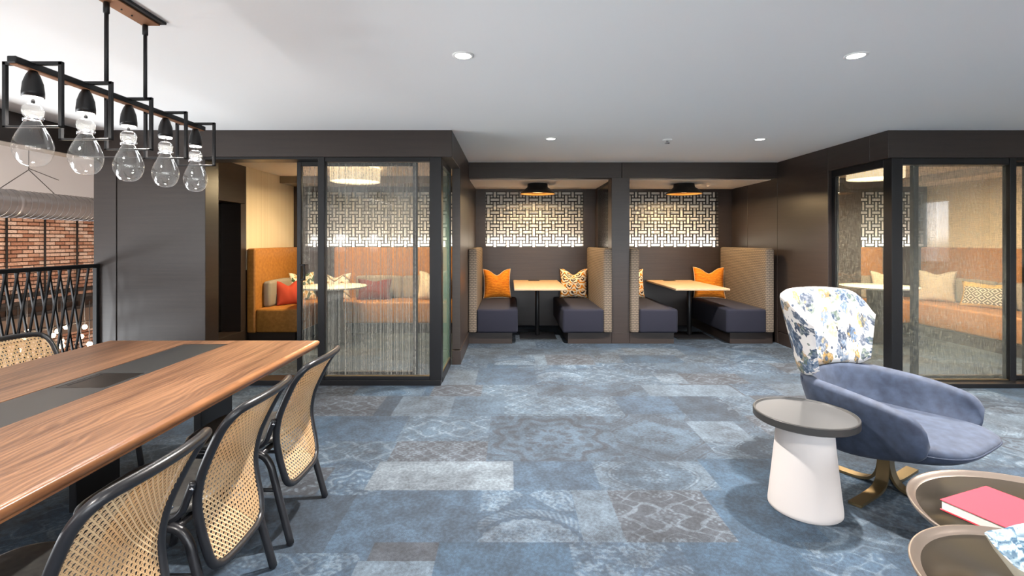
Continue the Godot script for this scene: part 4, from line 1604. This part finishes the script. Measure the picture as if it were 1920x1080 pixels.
func back_pt(s: float, y: float) -> Vector3:
	# curved in plan; the wings of the top come forward a little
	var wrap := 0.03 + 0.022 * smoothstep(0.55, 0.82, y)
	return Vector3(prof_x(y) - wrap * pow(absf(s) / 0.2, 2.0) * 0.6 + 0.012, y, s)

var OUTL := [[0.0, 0.242], [0.09, 0.242], [0.14, 0.25], [0.17, 0.275], [0.184, 0.33], [0.19, 0.42], [0.194, 0.5], [0.201, 0.6], [0.209, 0.7], [0.213, 0.765], [0.203, 0.803], [0.172, 0.82], [0.09, 0.827], [0.0, 0.829]]

func outline_hw(pts: PackedVector3Array, y: float) -> float:
	var best := 0.0
	for i in pts.size():
		var a := pts[i]
		var b := pts[(i + 1) % pts.size()]
		if (a.y - y) * (b.y - y) <= 0.0 and absf(a.y - b.y) > 0.000001:
			var t := (y - a.y) / (b.y - a.y)
			best = maxf(best, absf(lerpf(a.x, b.x, t)))
	return best

func make_dining_chair() -> Node3D:
	var t := Node3D.new()
	var ctrl := []
	for p in OUTL:
		ctrl.append(Vector3(p[0], p[1], 0))
	for i in range(OUTL.size() - 2, 0, -1):
		ctrl.append(Vector3(-OUTL[i][0], OUTL[i][1], 0))
	var flat := spline(ctrl, 4, true)
	var loop := PackedVector3Array()
	for p in flat:
		loop.append(back_pt(p.x, p.y))
	var s := new_st()
	tube(s, loop, 0.0155, 12, true)
	obj("back_frame", s, M.chair_tube, t)
	# cane: pairs of uprights and crosspieces with diagonals
	s = new_st()
	s.set_smooth_group(-1)
	var ribbon := func(pts: Array, w: float, lift: float) -> void:
		for i in pts.size() - 1:
			var a: Vector2 = pts[i]
			var b: Vector2 = pts[i + 1]
			var p := back_pt(a.x, a.y)
			var q := back_pt(b.x, b.y)
			var n := (back_pt(a.x, a.y + 0.01) - p).cross(back_pt(a.x + 0.01, a.y) - p).normalized()
			var sd := (q - p).cross(n).normalized() * w * 0.5
			p += n * lift
			q += n * lift
			quad_out(s, p - sd, p + sd, q + sd, q - sd, n)
	var pit := 0.0178
	var sw := 0.0034
	var ny := int((0.824 - 0.246) / pit)
	var clip_line := func(f: Callable, t0: float, t1: float, step: float, lift: float) -> void:
		var run := []
		var tt := t0
		while tt <= t1 + 0.0001:
			var p: Vector2 = f.call(tt)
			var inside := p.y > 0.246 and p.y < 0.824 and absf(p.x) < outline_cache(flat, p.y)
			if inside:
				run.append(p)
			if (not inside or tt + step > t1) and run.size() > 1:
				ribbon.call(run, sw, lift)
			if not inside:
				run = []
			tt += step
	for i in range(-12, 13):
		for e in [-0.0026, 0.0026]:
			clip_line.call(func(tt): return Vector2(i * pit + e, tt), 0.247, 0.823, 0.024, 0.0004)
	for j in ny + 1:
		for e in [-0.0026, 0.0026]:
			clip_line.call(func(tt): return Vector2(tt, 0.255 + j * pit + e), -0.216, 0.216, 0.016, -0.0004)
	for k in range(-14, ny + 14):
		clip_line.call(func(tt): return Vector2(tt, 0.255 + (k + 0.5) * pit + tt), -0.216, 0.216, 0.016, 0.0012)
		clip_line.call(func(tt): return Vector2(tt, 0.255 + (k + 0.5) * pit - tt), -0.216, 0.216, 0.016, -0.0012)
	obj("cane_panel", s, M.cane, t)
	# seat pad
	s = new_st()
	var rows := []
	var outl := []
	for k in 40:
		var an := TAU * k / 40.0
		var cx := signf(cos(an)) * pow(absf(cos(an)), 0.55)
		var cz := signf(sin(an)) * pow(absf(sin(an)), 0.55)
		outl.append(Vector2(-0.02 + cx * 0.225, cz * (0.215 - 0.02 * cx)))
	for e in [[0.0, 0.438], [0.9, 0.438], [0.985, 0.444], [1.0, 0.455], [0.985, 0.466], [0.92, 0.471], [0.6, 0.466], [0.0, 0.462]]:
		var row := PackedVector3Array()
		for o in outl:
			row.append(Vector3(lerpf(-0.02, o.x, e[0]), e[1], o.y * e[0]))
		rows.append(row)
	grid(s, rows, true, false)
	obj("seat", s, M.seat_leather, t)
	# side rails: from the back loop down and forward under the seat
	for sg in [-1.0, 1.0]:
		s = new_st()
		var bp := back_pt(0.2 * sg, 0.575)
		tube(s, spline([bp + Vector3(-0.012, 0.0, 0.018 * sg), Vector3(0.2, 0.53, 0.217 * sg), Vector3(0.175, 0.475, 0.214 * sg), Vector3(0.12, 0.445, 0.208 * sg), Vector3(0.0, 0.434, 0.206 * sg), Vector3(-0.18, 0.434, 0.2 * sg)], 6), 0.0125, 10)
		obj("side_rail", s, M.chair_tube, t)
		s = new_st()
		lathe(s, [[0.0, 0.006], [0.006, 0.005], [0.007, 0.0], [0.0, -0.001]], 12)
		var bolt := obj("bolt", s, M.chrome, t)
		bolt.position = bp + Vector3(-0.006, -0.012, 0.031 * sg)
		bolt.rotation_degrees = Vector3(90 * sg, 0, 0)
		s = new_st()
		tube(s, spline([Vector3(-0.02, 0.418, 0.196 * sg), Vector3(0.09, 0.418, 0.198 * sg), Vector3(0.155, 0.408, 0.199 * sg), Vector3(0.192, 0.365, 0.2 * sg), Vector3(0.216, 0.285, 0.202 * sg), Vector3(0.29, 0.008, 0.2075 * sg)], 6), 0.0165, 12)
		obj("leg", s, M.chair_tube, t)
		s = new_st()
		tube(s, spline([Vector3(-0.02, 0.418, 0.196 * sg), Vector3(-0.10, 0.418, 0.195 * sg), Vector3(-0.165, 0.408, 0.194 * sg), Vector3(-0.198, 0.365, 0.195 * sg), Vector3(-0.212, 0.285, 0.197 * sg), Vector3(-0.25, 0.008, 0.203 * sg)], 6), 0.0165, 12)
		obj("leg", s, M.chair_tube, t)
		s = new_st()
		tube(s, PackedVector3Array([Vector3(-0.215, 0.25, 0.198 * sg), Vector3(0.224, 0.25, 0.203 * sg)]), 0.009, 8)
		obj("stretcher", s, M.chair_tube, t)
	s = new_st()
	tube(s, PackedVector3Array([Vector3(0.15, 0.412, -0.2), Vector3(0.15, 0.412, 0.2)]), 0.0125, 10)
	obj("cross_rail", s, M.chair_tube, t)
	return t

var _hw := {}
func outline_cache(flat: PackedVector3Array, y: float) -> float:
	var k := int(y * 1000.0)
	if not _hw.has(k):
		_hw[k] = outline_hw(flat, y) + 0.002
	return _hw[k]

func build_dining() -> void:
	# table
	var o := V(-1.917, 0, 1.6)
	var t := thing("dining_table", "long walnut dining table with a dark metal inlay strip", "table", o)
	var xl := -2.60
	var xr := -1.235
	var dn := -0.15
	var df := 3.15
	# the two halves of the top, left and right of the inlay, u along the length
	for e in [[xl + 0.02, -2.042], [-1.763, xr - 0.02]]:
		top_leaf(t, o, e[0], e[1], dn + 0.02, df - 0.02)
	top_leaf(t, o, -2.042, -1.763, 3.033, df - 0.02)
	# rim: rounded profile round the top
	var s := new_st()
	var prof := [[0.02, 0.75], [0.009, 0.7485], [0.002, 0.744], [0.0, 0.735], [0.004, 0.722], [0.014, 0.71], [0.04, 0.699], [0.08, 0.695]]
	var rows := []
	for p in prof:
		var q: float = p[0]
		rows.append(PackedVector3Array([V(xl + q, p[1], dn + q) - o, V(xr - q, p[1], dn + q) - o, V(xr - q, p[1], df - q) - o, V(xl + q, p[1], df - q) - o]))
	for i in rows.size() - 1:
		for j in 4:
			var a: Vector3 = rows[i][j]
			var b: Vector3 = rows[i][(j + 1) % 4]
			var c: Vector3 = rows[i + 1][(j + 1) % 4]
			var dd: Vector3 = rows[i + 1][j]
			var out := (a + b) * 0.5
			out.y = 0.0
			var nrm := Vector3(out.x if j % 2 == 1 else 0.0, 0, out.z + 0.0 if j % 2 == 0 else 0.0).normalized()
			var slope := Vector3(0, prof[i + 1][0] - prof[i][0], 0) * -1.0 if false else Vector3.ZERO
			s.set_smooth_group(20 + j)
			tri_out(s, a, b, c, nrm + Vector3(0, 0.6 if i < 2 else (-0.6 if i > 4 else 0.0), 0) + slope)
			tri_out(s, a, c, dd, nrm + Vector3(0, 0.6 if i < 2 else (-0.6 if i > 4 else 0.0), 0))
	obj("edge", s, M.walnut_edge, t)
	lbox(t, "underside", M.walnut_edge, V(xl + 0.08, 0.694, dn + 0.08) - o, V(xr - 0.08, 0.70, df - 0.08) - o, 0.0)
	lbox(t, "inlay_bed", M.inlay_gap, V(-2.045, 0.735, dn + 0.02) - o, V(-1.76, 0.744, 3.036) - o, 0.0)
	lbox(t, "inlay_strip", M.inlay, V(-2.038, 0.744, dn + 0.03) - o, V(-1.768, 0.7492, 2.135) - o, 0.001)
	lbox(t, "inlay_strip", M.inlay, V(-2.038, 0.744, 2.375) - o, V(-1.768, 0.7492, 3.03) - o, 0.001)
	lbox(t, "inlay_strip", M.inlay, V(-2.038, 0.744, 2.135) - o, V(-2.005, 0.7492, 2.375) - o, 0.001)
	lbox(t, "inlay_strip", M.inlay, V(-1.79, 0.744, 2.135) - o, V(-1.768, 0.7492, 2.375) - o, 0.001)
	var hatch := lbox(t, "cable_hatch", M.hatch, V(-2.002, 0.744, 2.138) - o, V(-1.793, 0.7485, 2.372) - o, 0.001)
	lbox(hatch, "brush_slot", M.inlay_gap, V(-1.985, 0.7485, 2.17) - o, V(-1.975, 0.7492, 2.35) - o, 0.0)
	for dd in [0.55, 2.62]:
		for x in [-2.24, -1.60]:
			lbox(t, "leg", M.black_metal, V(x - 0.02, 0.0, dd - 0.14) - o, V(x + 0.02, 0.66, dd + 0.14) - o, 0.003)
		lbox(t, "crossbeam", M.black_metal, V(-2.30, 0.66, dd - 0.06) - o, V(-1.54, 0.694, dd + 0.06) - o)
	# chairs
	var proto := make_dining_chair()
	var spots := [[-1.295, 2.43, 0.0, "black cane-back dining chair, farthest of the three facing the near table edge"], [-1.295, 1.855, 1.0, "black cane-back dining chair, middle of the three along the near table edge"], [-1.285, 1.285, 0.0, "black cane-back dining chair cut by the bottom of the picture, nearest of three"], [-2.535, 2.80, 180.0, "black cane-back dining chair on the far side of the table by the railing"]]
	for i in spots.size():
		var c: Node3D = proto if i == 0 else proto.duplicate()
		c.name = numbered("dining_chair")
		add_child(c)
		c.position = V(spots[i][0], 0, spots[i][1])
		c.rotation_degrees.y = spots[i][2]
		tag(c, spots[i][3], "chair", "cane-back dining chairs round the walnut table")

func top_leaf(t: Node3D, o: Vector3, x0: float, x1: float, d0: float, d1: float) -> void:
	var s := new_st()
	var pts := [V(x0, 0.75, d0), V(x1, 0.75, d0), V(x1, 0.75, d1), V(x0, 0.75, d1)]
	for k in [0, 2, 1, 0, 3, 2]:
		var p: Vector3 = pts[k]
		s.set_normal(Vector3.UP)
		s.set_uv(Vector2((-p.z + 0.2) / 3.4, (p.x + 2.6) / 1.37))
		s.add_vertex(p - o)
	obj("tabletop", s, M.walnut, t, false)
	var b := new_st()
	bxd(b, x0, x1, 0.70, 0.7497, d0, d1, 0.0)
	var q := obj("core", b, M.walnut_edge, t)
	q.position = -o

# ---------------------------------------------------------------- chandelier
func build_chandelier() -> void:
	var o := V(-1.855, CEIL, 2.2)
	var t := thing("chandelier", "black linear chandelier of square frames with clear glass drops over the dining table", "chandelier", o)
	lbox(t, "canopy", M.black_metal, V(-1.79, CEIL - 0.012, 1.78) - o, V(-1.67, CEIL, 2.36) - o)
	lbox(t, "canopy_plate", M.copper, V(-1.785, CEIL - 0.018, 1.785) - o, V(-1.70, CEIL - 0.012, 2.355) - o, 0.001)
	for dd in [2.18, 2.24]:
		lbox(t, "screw", M.black_metal, V(-1.752, CEIL - 0.024, dd - 0.004) - o, V(-1.744, CEIL - 0.018, dd + 0.004) - o)
	for dd in [2.119, 2.345]:
		var s := new_st()
		tube(s, PackedVector3Array([V(-1.765, CEIL - 0.016, dd) - o, V(-1.765, 2.09, dd) - o]), 0.0085, 10)
		var r := obj("stem", s, M.black_metal, t)
		s = new_st()
		tube(s, PackedVector3Array([V(-1.765, CEIL - 0.02, dd) - o, V(-1.765, CEIL - 0.065, dd) - o]), 0.012, 12)
		obj("collar", s, M.black_metal, r)
	lbox(t, "bar", M.black_metal, V(-1.872, 2.062, 1.80) - o, V(-1.838, 2.088, 2.93) - o)
	lbox(t, "bar_underside", M.copper, V(-1.870, 2.058, 1.81) - o, V(-1.840, 2.062, 2.92) - o, 0.0005)
	var ds := [1.884, 2.119, 2.357, 2.61, 2.859]
	for dd in ds:
		var s := new_st()
		var w := 0.014
		var x0 := -1.970
		var x1 := -1.738
		var y0 := 1.838
		var y1 := 2.095
		bxd(s, x0, x1, y1 - w, y1, dd - w * 0.5, dd + w * 0.5, 0.001)
		bxd(s, x0, x1, y0, y0 + w * 0.55, dd - w * 0.5, dd + w * 0.5, 0.001)
		bxd(s, x0, x0 + w, y0, y1, dd - w * 0.5, dd + w * 0.5, 0.001)
		bxd(s, x1 - w, x1, y0, y1, dd - w * 0.5, dd + w * 0.5, 0.001)
		var fr := obj("square_frame", s, M.black_metal, t)
		fr.position = -o
		var c := V(-1.855, 0, dd) - Vector3(o.x, CEIL, o.z)
		s = new_st()
		lathe(s, [[0.0, 2.06], [0.012, 2.06], [0.022, 2.04], [0.031, 2.01], [0.0345, 1.975], [0.0345, 1.957], [0.031, 1.957], [0.0, 1.96]], 28, c)
		var sk := obj("socket", s, M.black_metal, t)
		s = new_st()
		lathe(s, [[0.0, 1.956], [0.030, 1.956], [0.030, 1.951], [0.0, 1.950]], 24, c)
		obj("lamp_disc", s, M.glow_chand, sk)
		s = new_st()
		lathe(s, [[0.0, 1.955], [0.006, 1.95], [0.006, 1.93], [0.0, 1.93]], 10, c)
		obj("pin", s, M.black_metal, sk)
		s = new_st()
		lathe(s, [[0.004, 1.930], [0.022, 1.929], [0.031, 1.918], [0.034, 1.902], [0.031, 1.886], [0.022, 1.874], [0.021, 1.868], [0.03, 1.852], [0.047, 1.818], [0.059, 1.788], [0.063, 1.765], [0.060, 1.738], [0.050, 1.712], [0.034, 1.694], [0.016, 1.687], [0.0, 1.686]], 36, c)
		var gl := obj("glass_bulb", s, M.bulb_glass, t)
		s = new_st()
		var ring := PackedVector3Array()
		for k in 24:
			ring.append(c + Vector3(cos(TAU * k / 24.0) * 0.0245, 1.871, sin(TAU * k / 24.0) * 0.0245))
		tube(s, ring, 0.003, 8, true)
		obj("clamp_ring", s, M.chrome, gl)
		for sg in [-1.0, 1.0]:
			s = new_st()
			lathe(s, [[0.0, 0.008], [0.006, 0.006], [0.008, 0.0], [0.006, -0.006], [0.0, -0.008]], 12, c + Vector3(sg * 0.034, 1.871, 0))
			obj("clamp_ball", s, M.chrome, gl)
		spot(t, c + Vector3(0, 1.947, 0), CHAND_E, 75.0, Color(1, 0.97, 0.93), 0.028, 0.4)

const CHAND_E := 0.6

# ---------------------------------------------------------------- lounge chair, side table, coffee tables
func build_lounge() -> void:
	var t := thing("lounge_chair", "swivel lounge chair with floral winged headrest and blue suede seat", "armchair", V(2.135, 0, 2.745), deg_to_rad(30))
	# base: column and four flat curved feet
	var s := new_st()
	tube(s, PackedVector3Array([Vector3(0, 0.10, 0), Vector3(0, 0.25, 0)]), 0.03, 18)
	obj("column", s, M.bronze, t)
	for k in 4:
		s = new_st()
		var an := deg_to_rad(32.0 + 90.0 * k - 30.0)
		var dir := Vector3(cos(an), 0, -sin(an))
		var side := Vector3(-dir.z, 0, dir.x) * 0.03
		var path := [[0.022, 0.245], [0.024, 0.15], [0.035, 0.085], [0.065, 0.035], [0.12, 0.014], [0.20, 0.009], [0.375, 0.009]]
		var ctl := []
		for p in path:
			ctl.append(Vector3(p[0], p[1], 0))
		var sp := spline(ctl, 5)
		var rows := []
		for i in sp.size():
			var tg := (sp[mini(i + 1, sp.size() - 1)] - sp[maxi(i - 1, 0)]).normalized()
			var nn := Vector3(-tg.y, tg.x, 0) * 0.007
			var a: Vector3 = sp[i] + nn
			var b: Vector3 = sp[i] - nn
			var pa := dir * a.x + Vector3(0, maxf(a.y, 0.001), 0)
			var pb := dir * b.x + Vector3(0, maxf(b.y, 0.001), 0)
			rows.append(PackedVector3Array([pa - side, pa + side, pb + side, pb - side]))
		var first: PackedVector3Array = rows[0]
		var lastr: PackedVector3Array = rows[-1]
		for i in rows.size() - 1:
			for j in 4:
				var ra: PackedVector3Array = rows[i]
				var rb: PackedVector3Array = rows[i + 1]
				var j1 := (j + 1) % 4
				var cen := (ra[0] + ra[1] + ra[2] + ra[3]) * 0.25
				s.set_smooth_group(30 + j)
				quad_out(s, ra[j], ra[j1], rb[j1], rb[j], (ra[j] + ra[j1]) * 0.5 - cen)
		quad_out(s, lastr[0], lastr[1], lastr[2], lastr[3], dir)
		obj("foot", s, M.bronze, t)
	# tub shell: arms and lower back in one sheet
	s = new_st()
	sheet(s, func(u, v): return tub_pt(u, v), 0.036, 72, 18, 18.0, 10.0)
	obj("tub_shell", s, M.suede, t)
	# floral headrest
	s = new_st()
	sheet(s, func(u, v): return wing_pt(u, v), 0.034, 72, 26, 14.0, 12.0)
	var hd := obj("headrest", s, M.floral, t)
	# seat cushion
	s = new_st()
	var rows2 := []
	for e in [[0.0, 0.0], [0.75, 0.0], [0.93, 0.1], [0.985, 0.28], [1.0, 0.52], [0.99, 0.74], [0.95, 0.9], [0.86, 0.97], [0.5, 1.0], [0.0, 1.0]]:
		var row := PackedVector3Array()
		for k in 56:
			var an := TAU * k / 56.0
			row.append(seat_pt(an, e[0], e[1]))
		rows2.append(row)
	grid(s, rows2, true, false)
	var seat := obj("seat", s, M.suede, t)
	# seams
	for sg in [-1.0, 1.0]:
		s = new_st()
		var pts := PackedVector3Array()
		for k in 24:
			var v := -0.15 + 1.1 * k / 23.0
			pts.append(tub_pt(0.33 * sg, minf(v, 0.97)) + _tub_n(0.33 * sg, minf(v, 0.97)) * -0.0315)
		tube(s, pts, 0.0035, 6)
		obj("seam", s, M.suede_seam, t)
	s = new_st()
	var seam := PackedVector3Array()
	for k in 56:
		var an := TAU * k / 56.0
		seam.append(seat_pt(an, 1.002, 0.52))
	tube(s, seam, 0.004, 6, true)
	obj("seam", s, M.suede_seam, seat)

	# side table
	t = thing("side_table", "round side table with dark tray top and white conical base", "table", V(1.55, 0, 2.54))
	s = new_st()
	lathe(s, [[0.0, 0.46], [0.125, 0.46], [0.132, 0.44], [0.14, 0.33], [0.155, 0.18], [0.172, 0.02], [0.172, 0.004], [0.168, 0.0], [0.0, 0.0]], 48)
	obj("base", s, M.pedestal_white, t)
	s = new_st()
	lathe_hard(s, [[0.0, 0.459], [0.236, 0.459], [0.243, 0.464], [0.243, 0.497], [0.240, 0.501], [0.234, 0.501], [0.231, 0.498]], 64)
	obj("tray_edge", s, M.disc_edge, t)
	s = new_st()
	lathe_hard(s, [[0.2315, 0.499], [0.228, 0.492], [0.0, 0.492]], 64)
	obj("tray_top", s, M.table_disc, t)

	coffee_table("low round bronze tray table carrying the red book", V(2.0, 0, 1.73), 0.45, 0.36)
	coffee_table("low round bronze tray table carrying the marbled bowl, in the picture corner", V(1.52, 0, 1.28), 0.36, 0.43)
	# red book
	var bt := thing("book", "red hardcover book lying on the bronze tray table", "book", V(1.676, 0.352, 1.884), atan2(0.103, 0.28))
	lbox(bt, "cover", M.book_red, Vector3(0, 0.0, 0), Vector3(0.30, 0.003, 0.26), 0.001)
	lbox(bt, "cover", M.book_red, Vector3(0, 0.037, 0), Vector3(0.30, 0.040, 0.26), 0.001)
	lbox(bt, "spine", M.book_red, Vector3(0.296, 0.0, 0), Vector3(0.30, 0.040, 0.26), 0.001)
	lbox(bt, "page_block", M.paper, Vector3(0.005, 0.003, 0.004), Vector3(0.296, 0.037, 0.256), 0.001)
	# bowl
	bt = thing("bowl", "blue marbled ceramic bowl with wavy white rim", "bowl", V(1.475, 0.422, 1.255))
	s = new_st()
	bowl(s, 0.0)
	obj("outside", s, M.bowl_white, bt)
	s = new_st()
	bowl(s, 1.0)
	obj("inside", s, M.bowl_glaze, bt)

func bowl(s: SurfaceTool, inner: float) -> void:
	var rows := []
	var prof := [[0.0, 0.0], [0.06, 0.0], [0.075, 0.012], [0.115, 0.055], [0.15, 0.105], [0.168, 0.14]] if inner < 0.5 else [[0.168, 0.14], [0.162, 0.139], [0.143, 0.106], [0.108, 0.06], [0.06, 0.024], [0.0, 0.016]]
	for p in prof:
		var row := PackedVector3Array()
		for k in 60:
			var an := TAU * k / 60.0
			var wv := smoothstep(0.07, 0.168, p[0])
			var r: float = p[0] * (1.0 + wv * (0.035 * sin(an * 5.0 + 0.6) + 0.02 * sin(an * 11.0)))
			row.append(Vector3(cos(an) * r, p[1] + wv * (0.008 * sin(an * 5.0 + 2.0) + 0.004 * sin(an * 9.0)), sin(an) * r))
		rows.append(row)
	grid(s, rows, true, false, 0, 0 if inner < 0.5 else 0)

func coffee_table(label: String, at: Vector3, r: float, h: float) -> void:
	var t := thing("tray_table", label, "table", at)
	var s := new_st()
	lathe(s, [[0.0, h - 0.012], [r - 0.03, h - 0.012], [r - 0.018, h - 0.009], [r - 0.006, h + 0.006], [r - 0.003, h + 0.008], [r, h + 0.005], [r - 0.004, h - 0.006], [r - 0.018, h - 0.02], [0.0, h - 0.02]], 96)
	s = new_st()
	lathe(s, [[r - 0.032, h - 0.0095], [r - 0.02, h - 0.004], [r - 0.008, h + 0.007], [r - 0.003, h + 0.008], [r, h + 0.004], [r - 0.006, h - 0.01], [r - 0.022, h - 0.02], [0.0, h - 0.02]], 96)
	obj("rim", s, M.tray_rim, t)
	s = new_st()
	lathe(s, [[0.0, h - 0.018], [r - 0.03, h - 0.018], [r - 0.03, h - 0.009], [0.0, h - 0.008]], 96)
	obj("tray", s, M.tray_metal, t)
	for k in 3:
		var an := TAU * k / 3.0 + 0.5
		s = new_st()
		tube(s, PackedVector3Array([Vector3(cos(an) * r * 0.7, h - 0.018, sin(an) * r * 0.7), Vector3(cos(an) * r * 0.8, 0.006, sin(an) * r * 0.8)]), 0.011, 10)
		obj("leg", s, M.bronze, t)

func u_plan(u: float, w: float, back: float, front: float) -> Vector3:
	# U in plan: round back, straight arms
	var a := absf(u)
	var sg := signf(u)
	var k := 0.5
	if a < k:
		var th := a / k * PI * 0.5
		return Vector3(sg * w * pow(sin(th), 0.82), 0, back + (0.62 * (front - back) * 0.42) * (1.0 - pow(cos(th), 0.9)))
	var z0 := back + 0.62 * (front - back) * 0.42
	var t := (a - k) / (1.0 - k)
	return Vector3(sg * w, 0, lerpf(z0, front, t))

func seat_pt(an: float, e: float, h: float) -> Vector3:
	var cx := signf(cos(an)) * pow(absf(cos(an)), 0.5)
	var cz := signf(sin(an)) * pow(absf(sin(an)), 0.62)
	var z := 0.085 + cz * 0.355 * e
	var wd := lerpf(0.25, 0.335, clampf((z + 0.28) / 0.6, 0.0, 1.0))
	var bottom := 0.225 + 0.27 * maxf(0.0, z - 0.02)
	var top := 0.412 - 0.012 * smoothstep(0.25, 0.44, z) + 0.012 * clampf(-z, 0.0, 0.2) / 0.2
	return Vector3(cx * wd * e, lerpf(bottom, top, h), z)

func tub_pt(u: float, v: float) -> Vector3:
	var h := (v + 1.0) * 0.5
	var a := absf(u)
	var top := u_plan(u, 0.305, -0.37, 0.33)
	top.x *= 1.0 + 0.2 * smoothstep(0.3, 0.85, a) - 0.03 * smoothstep(0.85, 1.0, a)
	var t := clampf((a - 0.4) / 0.6, 0.0, 1.0)
	top.y = 0.615 - 0.035 * t - 0.055 * pow(t, 3.0)
	var low := u_plan(u, 0.25, -0.22, 0.31)
	low.x *= 1.0 + 0.28 * smoothstep(0.75, 1.0, a)
	low.y = 0.222 + 0.115 * pow(clampf((a - 0.5) / 0.5, 0.0, 1.0), 1.6)
	var tip := sqrt(maxf(0.0, 1.0 - pow(clampf((a - 0.9) / 0.1, 0.0, 1.0), 2.4)))
	var mid := low.lerp(top, 0.4)
	var p := mid.lerp(low.lerp(top, h), tip)
	# belly
	p.x += signf(u) * 0.022 * tip * sin(h * PI) * smoothstep(0.2, 0.6, a)
	p.z -= 0.014 * sin(h * PI) * (1.0 - smoothstep(0.2, 0.6, a))
	return p

func _tub_n(u: float, v: float) -> Vector3:
	var e := 0.004
	return (tub_pt(u + e, v) - tub_pt(u - e, v)).cross(tub_pt(u, minf(v + e, 1.0)) - tub_pt(u, v - e)).normalized()

func wing_pt(u: float, v: float) -> Vector3:
	var h := (v + 1.0) * 0.5
	var a := absf(u)
	var yb := 0.605 + 0.045 * pow(clampf((a - 0.78) / 0.22, 0.0, 1.0), 2.0)
	var yt := 1.095 - 0.05 * a * a - 0.12 * pow(clampf((a - 0.62) / 0.38, 0.0, 1.0), 2.4)
	var y := lerpf(yb, yt, h)
	var g := clampf((y - 0.605) / 0.49, 0.0, 1.0)
	var w := lerpf(0.285, 0.395, pow(g, 0.9))
	var back := lerpf(-0.365, -0.475, g)
	var front := lerpf(-0.20, -0.20, g)
	var th := a * PI * 0.5
	return Vector3(signf(u) * w * pow(sin(th), 0.85), y, back + (front - back) * (1.0 - pow(cos(th), 0.75)))

# ---------------------------------------------------------------- ceiling fittings
func build_ceiling_fittings() -> void:
	var spots := [[-0.266, 2.777, "round recessed downlight nearest the chandelier"], [1.99, 2.777, "round recessed downlight above the lounge chair"], [0.434, 5.05, "small recessed downlight in front of the booth by the glass corner"], [2.632, 5.08, "small recessed downlight in front of the booth by the brown wall"],
		[0.93, -0.15, "recessed downlight behind the viewer, over the middle of the carpet"], [3.9, 0.9, "recessed downlight above the right wall window"], [4.4, 3.2, "recessed downlight outside the picture beside the linen glass"], [-1.3, -0.6, "recessed downlight behind the viewer beside the dining table"]]
	for e in spots:
		var t := thing("downlight", e[2], "light", V(e[0], CEIL, e[1]), 0.0, "recessed ceiling downlights")
		var s := new_st()
		lathe(s, [[0.046, 0.0], [0.062, 0.0], [0.061, -0.004], [0.05, -0.006], [0.046, -0.004]], 36)
		obj("trim_ring", s, M.white_plastic, t)
		s = new_st()
		lathe(s, [[0.0, -0.001], [0.047, -0.001], [0.046, -0.003], [0.0, -0.003]], 32)
		obj("lens", s, M.glow_down, t)
		spot(t, Vector3(0, -0.012, 0), DOWN_E, 62.0, Color(1, 0.97, 0.94), 0.045, 0.7)
	var sp := thing("sprinkler", "white fire sprinkler head in the ceiling between two downlights", "sprinkler", V(1.666, CEIL, 5.105))
	var s2 := new_st()
	lathe(s2, [[0.0, 0.0], [0.05, 0.0], [0.048, -0.006], [0.02, -0.012], [0.0, -0.012]], 28)
	obj("rosette", s2, M.white_plastic, sp)
	s2 = new_st()
	lathe(s2, [[0.0, -0.012], [0.012, -0.012], [0.01, -0.03], [0.026, -0.034], [0.026, -0.038], [0.0, -0.038]], 20)
	obj("deflector", s2, M.chrome, sp)

const DOWN_E := 19.0
